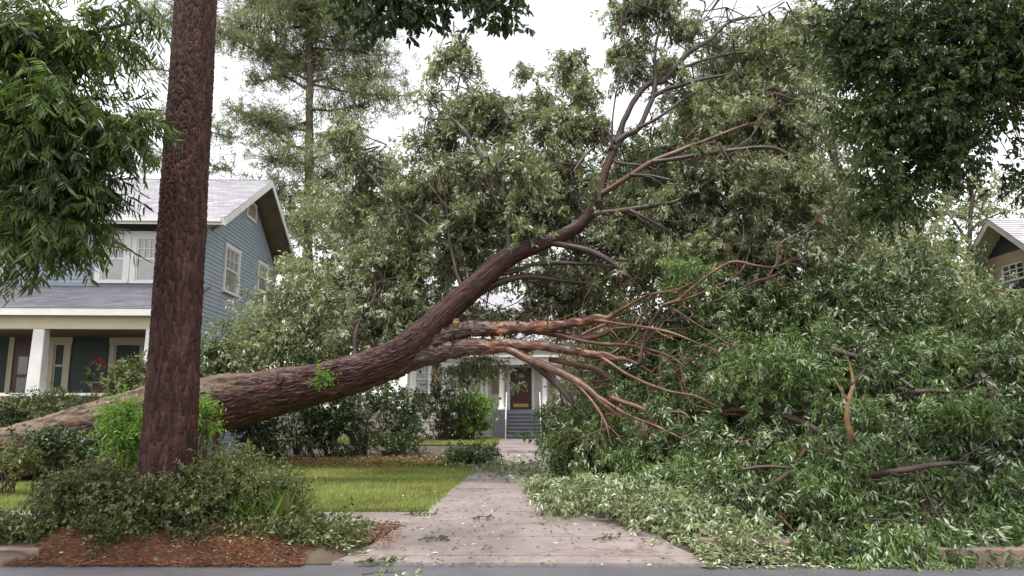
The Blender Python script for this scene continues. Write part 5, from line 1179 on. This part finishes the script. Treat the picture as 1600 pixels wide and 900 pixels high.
shrub('small weed clump on the mulch left of the kerb strip middle', 180, 838, 8.5, 60, 8, 0.14, n=34, group=GS, mat='leaf_cover', L=0.05, W=0.026, bough=0.07)
shrub('small weed clump on the mulch near its drive end', 425, 838, 8.5, 50, 8, 0.14, n=26, group=GS, mat='leaf_cover', L=0.05, W=0.026, bough=0.07)
shrub('weed clump on the mulch below the ground shrub', 310, 838, 8.55, 60, 9, 0.15, n=34, group=GS, mat='leaf_cover', L=0.05, W=0.026, bough=0.07)

shrub('dark bush filling the gap between house corner and round shrub', 395, 655, 20.3, 44, 34, 0.5, n=60, group=GB, L=0.11, W=0.05)
shrub('spray of torn leaves lying beside the driveway at the lawn back corner', 735, 716, 19.5, 40, 9, 0.5, n=40, group=GB, mat='leaf_pile', L=0.11, W=0.04)
# potted flowers on the porch parapet
cp = xf(152, 606, O1, R1, 1, PY + 0.1); cs, sn = math.cos(R1), math.sin(R1)
wp = np.array([O1[0] + cs * cp[0] - sn * cp[1], O1[1] + sn * cp[0] + cs * cp[1], capz])
po = tag(empty('flower_pot', wp), 'dark pot with red flowers on the porch parapet', 'flower pot')
V, F = lathe([(0.01, 0.0), (0.12, 0.0), (0.16, 0.22), (0.18, 0.23), (0.18, 0.27), (0.15, 0.27), (0.13, 0.2), (0.01, 0.2)], 20); mesh_obj('pot', V, F, M['terracotta'], po, True)
lv = Leaves(); q = np.array([0, 0, 0.45]) + in_ball(46) * [0.34, 0.25, 0.28]; lv.add(*sprigs(q, q - [0, 0, 0.2], rng.random(46), 9, 0.14, 0.08, 0.035, 0.2)); lv.build('foliage', M['leaf_shrub'], po)
lv = Leaves(); q = np.array([0.05, -0.05, 0.72]) + in_ball(14) * [0.3, 0.2, 0.1]; lv.add(*sprigs(q, rnd_dir(14), rng.random(14), 12, 0.05, 0.06, 0.045, 0.0)); lv.build('blossom', M['bloom'], po)

# ================================================================== GRASS, MULCH, LITTER
def scatter_blades(name, xy, h, w, mat, z=0.125, lean=0.5, label=None, cat=None):
    n = len(xy); pos = np.c_[xy, np.full(n, z)]
    d = rng.normal(size=(n, 3)) * lean; d[:, 2] = 1.0
    V, F, per = leaf_geo(pos, d, rng.normal(size=(n, 3)), h * rng.uniform(0.5, 1.3, n), np.full(n, w), fold=0.0, droop=0.25)
    patch = vnoise(xy[:, 0] * 1.1, xy[:, 1] * 1.1, 0, 3)
    b3 = rng.random(n); b3 = np.where(vnoise(xy[:, 0] * 0.8, xy[:, 1] * 2.0, 0, 7) > (0.66 if name == 'grass' else 2), b3 * 0.12, b3 if name == 'grass' else 0.02 + b3 * 0.9)
    return tag(mesh_obj(name, V, F, M[mat], None, False, np.repeat(np.stack([rng.random(n), patch, b3], 1), per, 0)), label, cat, kind='stuff')
n = 150000; X = rng.uniform(-11, -1.0, n); Y = 11.15 + (rng.random(n) ** 1.5) * 11.3
k = (X < -drive_half(Y) - 0.03 + rng.normal(0, 0.05, n)); xy = np.c_[X, Y][k]
scatter_blades('grass', xy, 0.075, 0.011, 'grass', label='short yellowish green lawn grass left of the driveway', cat='grass')
n = 16000; X = rng.uniform(-9, -1.0, n); Y = rng.uniform(30.5, 35.8, n)
scatter_blades('grass', np.c_[X, Y], 0.09, 0.025, 'grass', label='strip of lawn grass before the cottage hedge', cat='grass')
n = 5200; X = -3.6 + rng.normal(0, 0.6, n); Y = 9.15 + rng.normal(0, 0.25, n); k = (Y > 8.75) & (X < -2.75)
scatter_blades('weeds', np.c_[X, Y][k], 0.40, 0.004, 'tallgrass', z=0.25, lean=0.35, label='tall thin weeds growing behind the shrubs at the trunk', cat='weeds')

# pine straw mulch spilling over the kerb
def straw_z(X, Y): return np.interp(Y, [8.0, 8.12, 8.33, 8.7, 9.2], [0.006, 0.03, 0.12, 0.20, 0.26]) * np.clip((-2.2 - X) / 0.5, 0, 1) * np.clip((X + 5.45) / 0.4, 0, 1) + 0.002 + mound(X, Y) * np.clip((Y - 8.08) / 0.2, 0, 1) + 0.035 * np.clip((Y - 8.15) / 0.15, 0, 1)
xx = np.linspace(-5.45, -2.3, 90); yy = np.linspace(8.02, 9.2, 26); XX, YY = np.meshgrid(xx, yy)
wob = 0.06 * (vnoise(XX * 2.2, 0 * YY, 0, 4) - 0.3)
YY = YY + wob * (YY < 8.2); ZZ = straw_z(XX, YY) + 0.02 * (vnoise(XX * 6, YY * 6) - 0.4); ZZ = np.maximum(ZZ, 0.004)
i = np.arange(25)[:, None] * 90; j = np.arange(89)[None]; F = np.stack([i + j, i + j + 1, i + 91 + j, i + 90 + j], -1).reshape(-1, 4)
mu = tag(empty('mulch_bed', (-4, 8.6, 0)), kind='structure')
mesh_obj('mulch', np.stack([XX, YY, ZZ], -1).reshape(-1, 3) - [-4, 8.6, 0], F, M['mulch'], mu, True)
n = 26000; X = rng.uniform(-5.4, -2.35, n); Y = 8.02 + rng.random(n) ** 1.2 * 1.2
d = rng.normal(size=(n, 3)); d[:, 2] *= 0.22; d[:, 0] *= 1.4
V, F, per = leaf_geo(np.stack([X, Y, straw_z(X, Y) + rng.uniform(0, 0.025, n)], 1), d, np.tile([0, 0, 1.0], (n, 1)) + rng.normal(size=(n, 3)) * 0.4, rng.uniform(0.05, 0.16, n), np.full(n, 0.006), fold=0.0, droop=0.05)
o = mesh_obj('pine_straw', V - [-4, 8.6, 0], F, M['straw'], mu, False, np.repeat(np.stack([rng.random(n), vnoise(X * 3, Y * 3), rng.random(n)], 1), per, 0)); o['kind'] = 'stuff'

def litter(name, n, xyf, zf, mat, L, W, label, cat, flat=0.35, lift=0.0):
    X, Y = xyf(n); z = zf(X, Y) + 0.006 + rng.random(len(X)) * lift
    d = rng.normal(size=(len(X), 3)); d[:, 2] *= flat * 0.5; nn = rng.normal(size=(len(X), 3)) * flat; nn[:, 2] += 1
    Ls = L * rng.uniform(0.5, 1.4, len(X)); V, F, per = leaf_geo(np.stack([X, Y, z], 1), d, nn, Ls, Ls * W / L, fold=0.15, droop=0.08)
    return tag(mesh_obj(name, V, F, M[mat], None, False, np.repeat(np.stack([rng.random(len(X)), vnoise(X * 2, Y * 2), rng.random(len(X))], 1), per, 0)), label, cat, kind='stuff')
gz = lambda X, Y: np.where(np.abs(X) < drive_half(Y), drive_z(Y), 0.145)
# pale wet leaves in a drift along the foot of the heap
drift = [(900, 768, 50, 9, 1500), (950, 775, 50, 9, 1500), (960, 760, 60, 14, 1300), (1010, 790, 70, 16, 3200), (1080, 790, 70, 22, 3000), (1090, 815, 60, 16, 2000), (1160, 825, 50, 14, 1000), (880, 745, 50, 10, 700), (800, 735, 70, 10, 800), (740, 722, 60, 12, 1000), (860, 778, 26, 5, 300)]
def dxy(n):
    xs, ys_ = [], []
    for (px, py, sx, sy, m) in drift:
        g = np.array([G(a, min(max(b2, 700), 872)) for a, b2 in zip(px + rng.normal(0, sx * 0.55, m), py + rng.normal(0, sy * 0.6, m))]); xs.append(g[:, 0]); ys_.append(g[:, 1])
    return np.concatenate(xs), np.concatenate(ys_)
litter('fallen_leaves', 0, dxy, gz, 'leaf_litter', 0.11, 0.042, 'drift of pale wet leaves along the foot of the heap on the drive', 'leaves', flat=0.7, lift=0.13)
def sxy(n): return rng.uniform(-2.2, 2.4, n), 8.0 + rng.random(n) ** 1.3 * 14
litter('fallen_leaves', 1900, sxy, gz, 'leaf_litter', 0.06, 0.024, 'single leaves and bits scattered over the wet driveway', 'leaves', flat=0.3)
def vxy(n): return rng.uniform(-4.2, -1.7, n), rng.uniform(8.4, 10.1, n)
litter('fallen_leaves', 2600, vxy, lambda X, Y: np.interp(Y, [8.1, 8.4, 9], [0.03, 0.19, 0.22]) * np.clip((-1.75 - X) / 0.4, 0.1, 1), 'leaf_pile', 0.07, 0.03, 'leaves and twig bits littering the verge left of the drive', 'leaves', flat=0.5, lift=0.05)
def mxy(n): return rng.uniform(-5.3, -2.4, n), 8.1 + rng.random(n) * 0.8
litter('fallen_leaves', 900, mxy, lambda X, Y: straw_z(X, Y) + 0.012, 'leaf_litter', 0.05, 0.022, 'green and pale leaves scattered on the orange mulch', 'leaves', flat=0.4, lift=0.01)
def rxy(n): return rng.uniform(-3.4, -1.5, n), rng.uniform(8.6, 10.2, n)
litter('fallen_leaves', 1300, rxy, lambda X, Y: 0.135 - 0.02 * np.clip((X + 1.9) / 0.4, 0, 1), 'straw', 0.07, 0.022, 'reddish brown needles and bark bits on the verge corner by the drive', 'leaves', flat=0.4, lift=0.03)
def lxy(n): return rng.uniform(-8, -1.3, n), rng.uniform(18.5, 22.6, n)
litter('fallen_leaves', 3500, lxy, lambda X, Y: 0.16 + 0 * X, 'straw', 0.10, 0.04, 'brown leaves and debris over the back of the lawn', 'leaves', flat=0.5, lift=0.04)
def kxy(n): return 1.9 + rng.random(n) ** 1.8 * 7, rng.uniform(7.98, 8.9, n)
litter('fallen_leaves', 4200, kxy, lambda X, Y: np.where(Y < 8.16, 0.0, np.interp(Y, [8.16, 8.9], [0.03, 0.13])), 'leaf_litter', 0.06, 0.025, 'leaves washed along the kerb below the heap', 'leaves', flat=0.4, lift=0.03)

def lying_twig(label, px, py, n, size, mat='leaf_pile'):
    g = G(px, py); z = float(gz(np.array(g[0]), np.array(g[1]))); base = np.array([g[0], g[1], z]); o = tag(empty('fallen_twig', base), label, 'twig', 'leafy twigs fallen on the driveway')
    a = rng.uniform(-0.5, 0.5); ax = np.array([math.cos(a), math.sin(a) * 0.6, 0.0])
    c = spline([-ax * size, ax * 0 + [0, 0, 0.03], ax * size + [0, 0, 0.015]], 12); c[:, 2] += 0.012; V, F = tube(c, np.linspace(0.008, 0.003, 12), 5); mesh_obj('stem', V, F, M['twig'], o, True)
    q = c[rng.integers(2, 12, n)] + rng.normal(size=(n, 3)) * [0.03, 0.03, 0.006]; q[:, 2] = np.maximum(q[:, 2], 0.012); d = rng.normal(size=(n, 3)) * [0.3, 0.3, 0.12] + ax
    lv = Leaves(); lv.add(*sprigs(q, d, rng.random(n), 5, 0.08, 0.07, 0.026, 0.0, spread=0.6)); lv.V[-1][:, 2] = np.maximum(lv.V[-1][:, 2], 0.006); lv.build('leaves', M[mat], o)
lying_twig('small leafy twig in the middle of the driveway', 752, 812, 5, 0.12)
lying_twig('leafy twig at the left edge of the driveway apron', 590, 862, 12, 0.25)
lying_twig('little twig on the drive nearer to the kerb shrubs', 672, 838, 6, 0.14)
lying_twig('leafy twig lying by the lawn corner of the drive', 655, 806, 12, 0.22)
lying_twig('thin bare looking twig near the heap on the apron', 945, 838, 3, 0.14)
lying_twig('leafy twig on the gutter line at the street', 600, 881, 6, 0.22, 'leaf_litter')
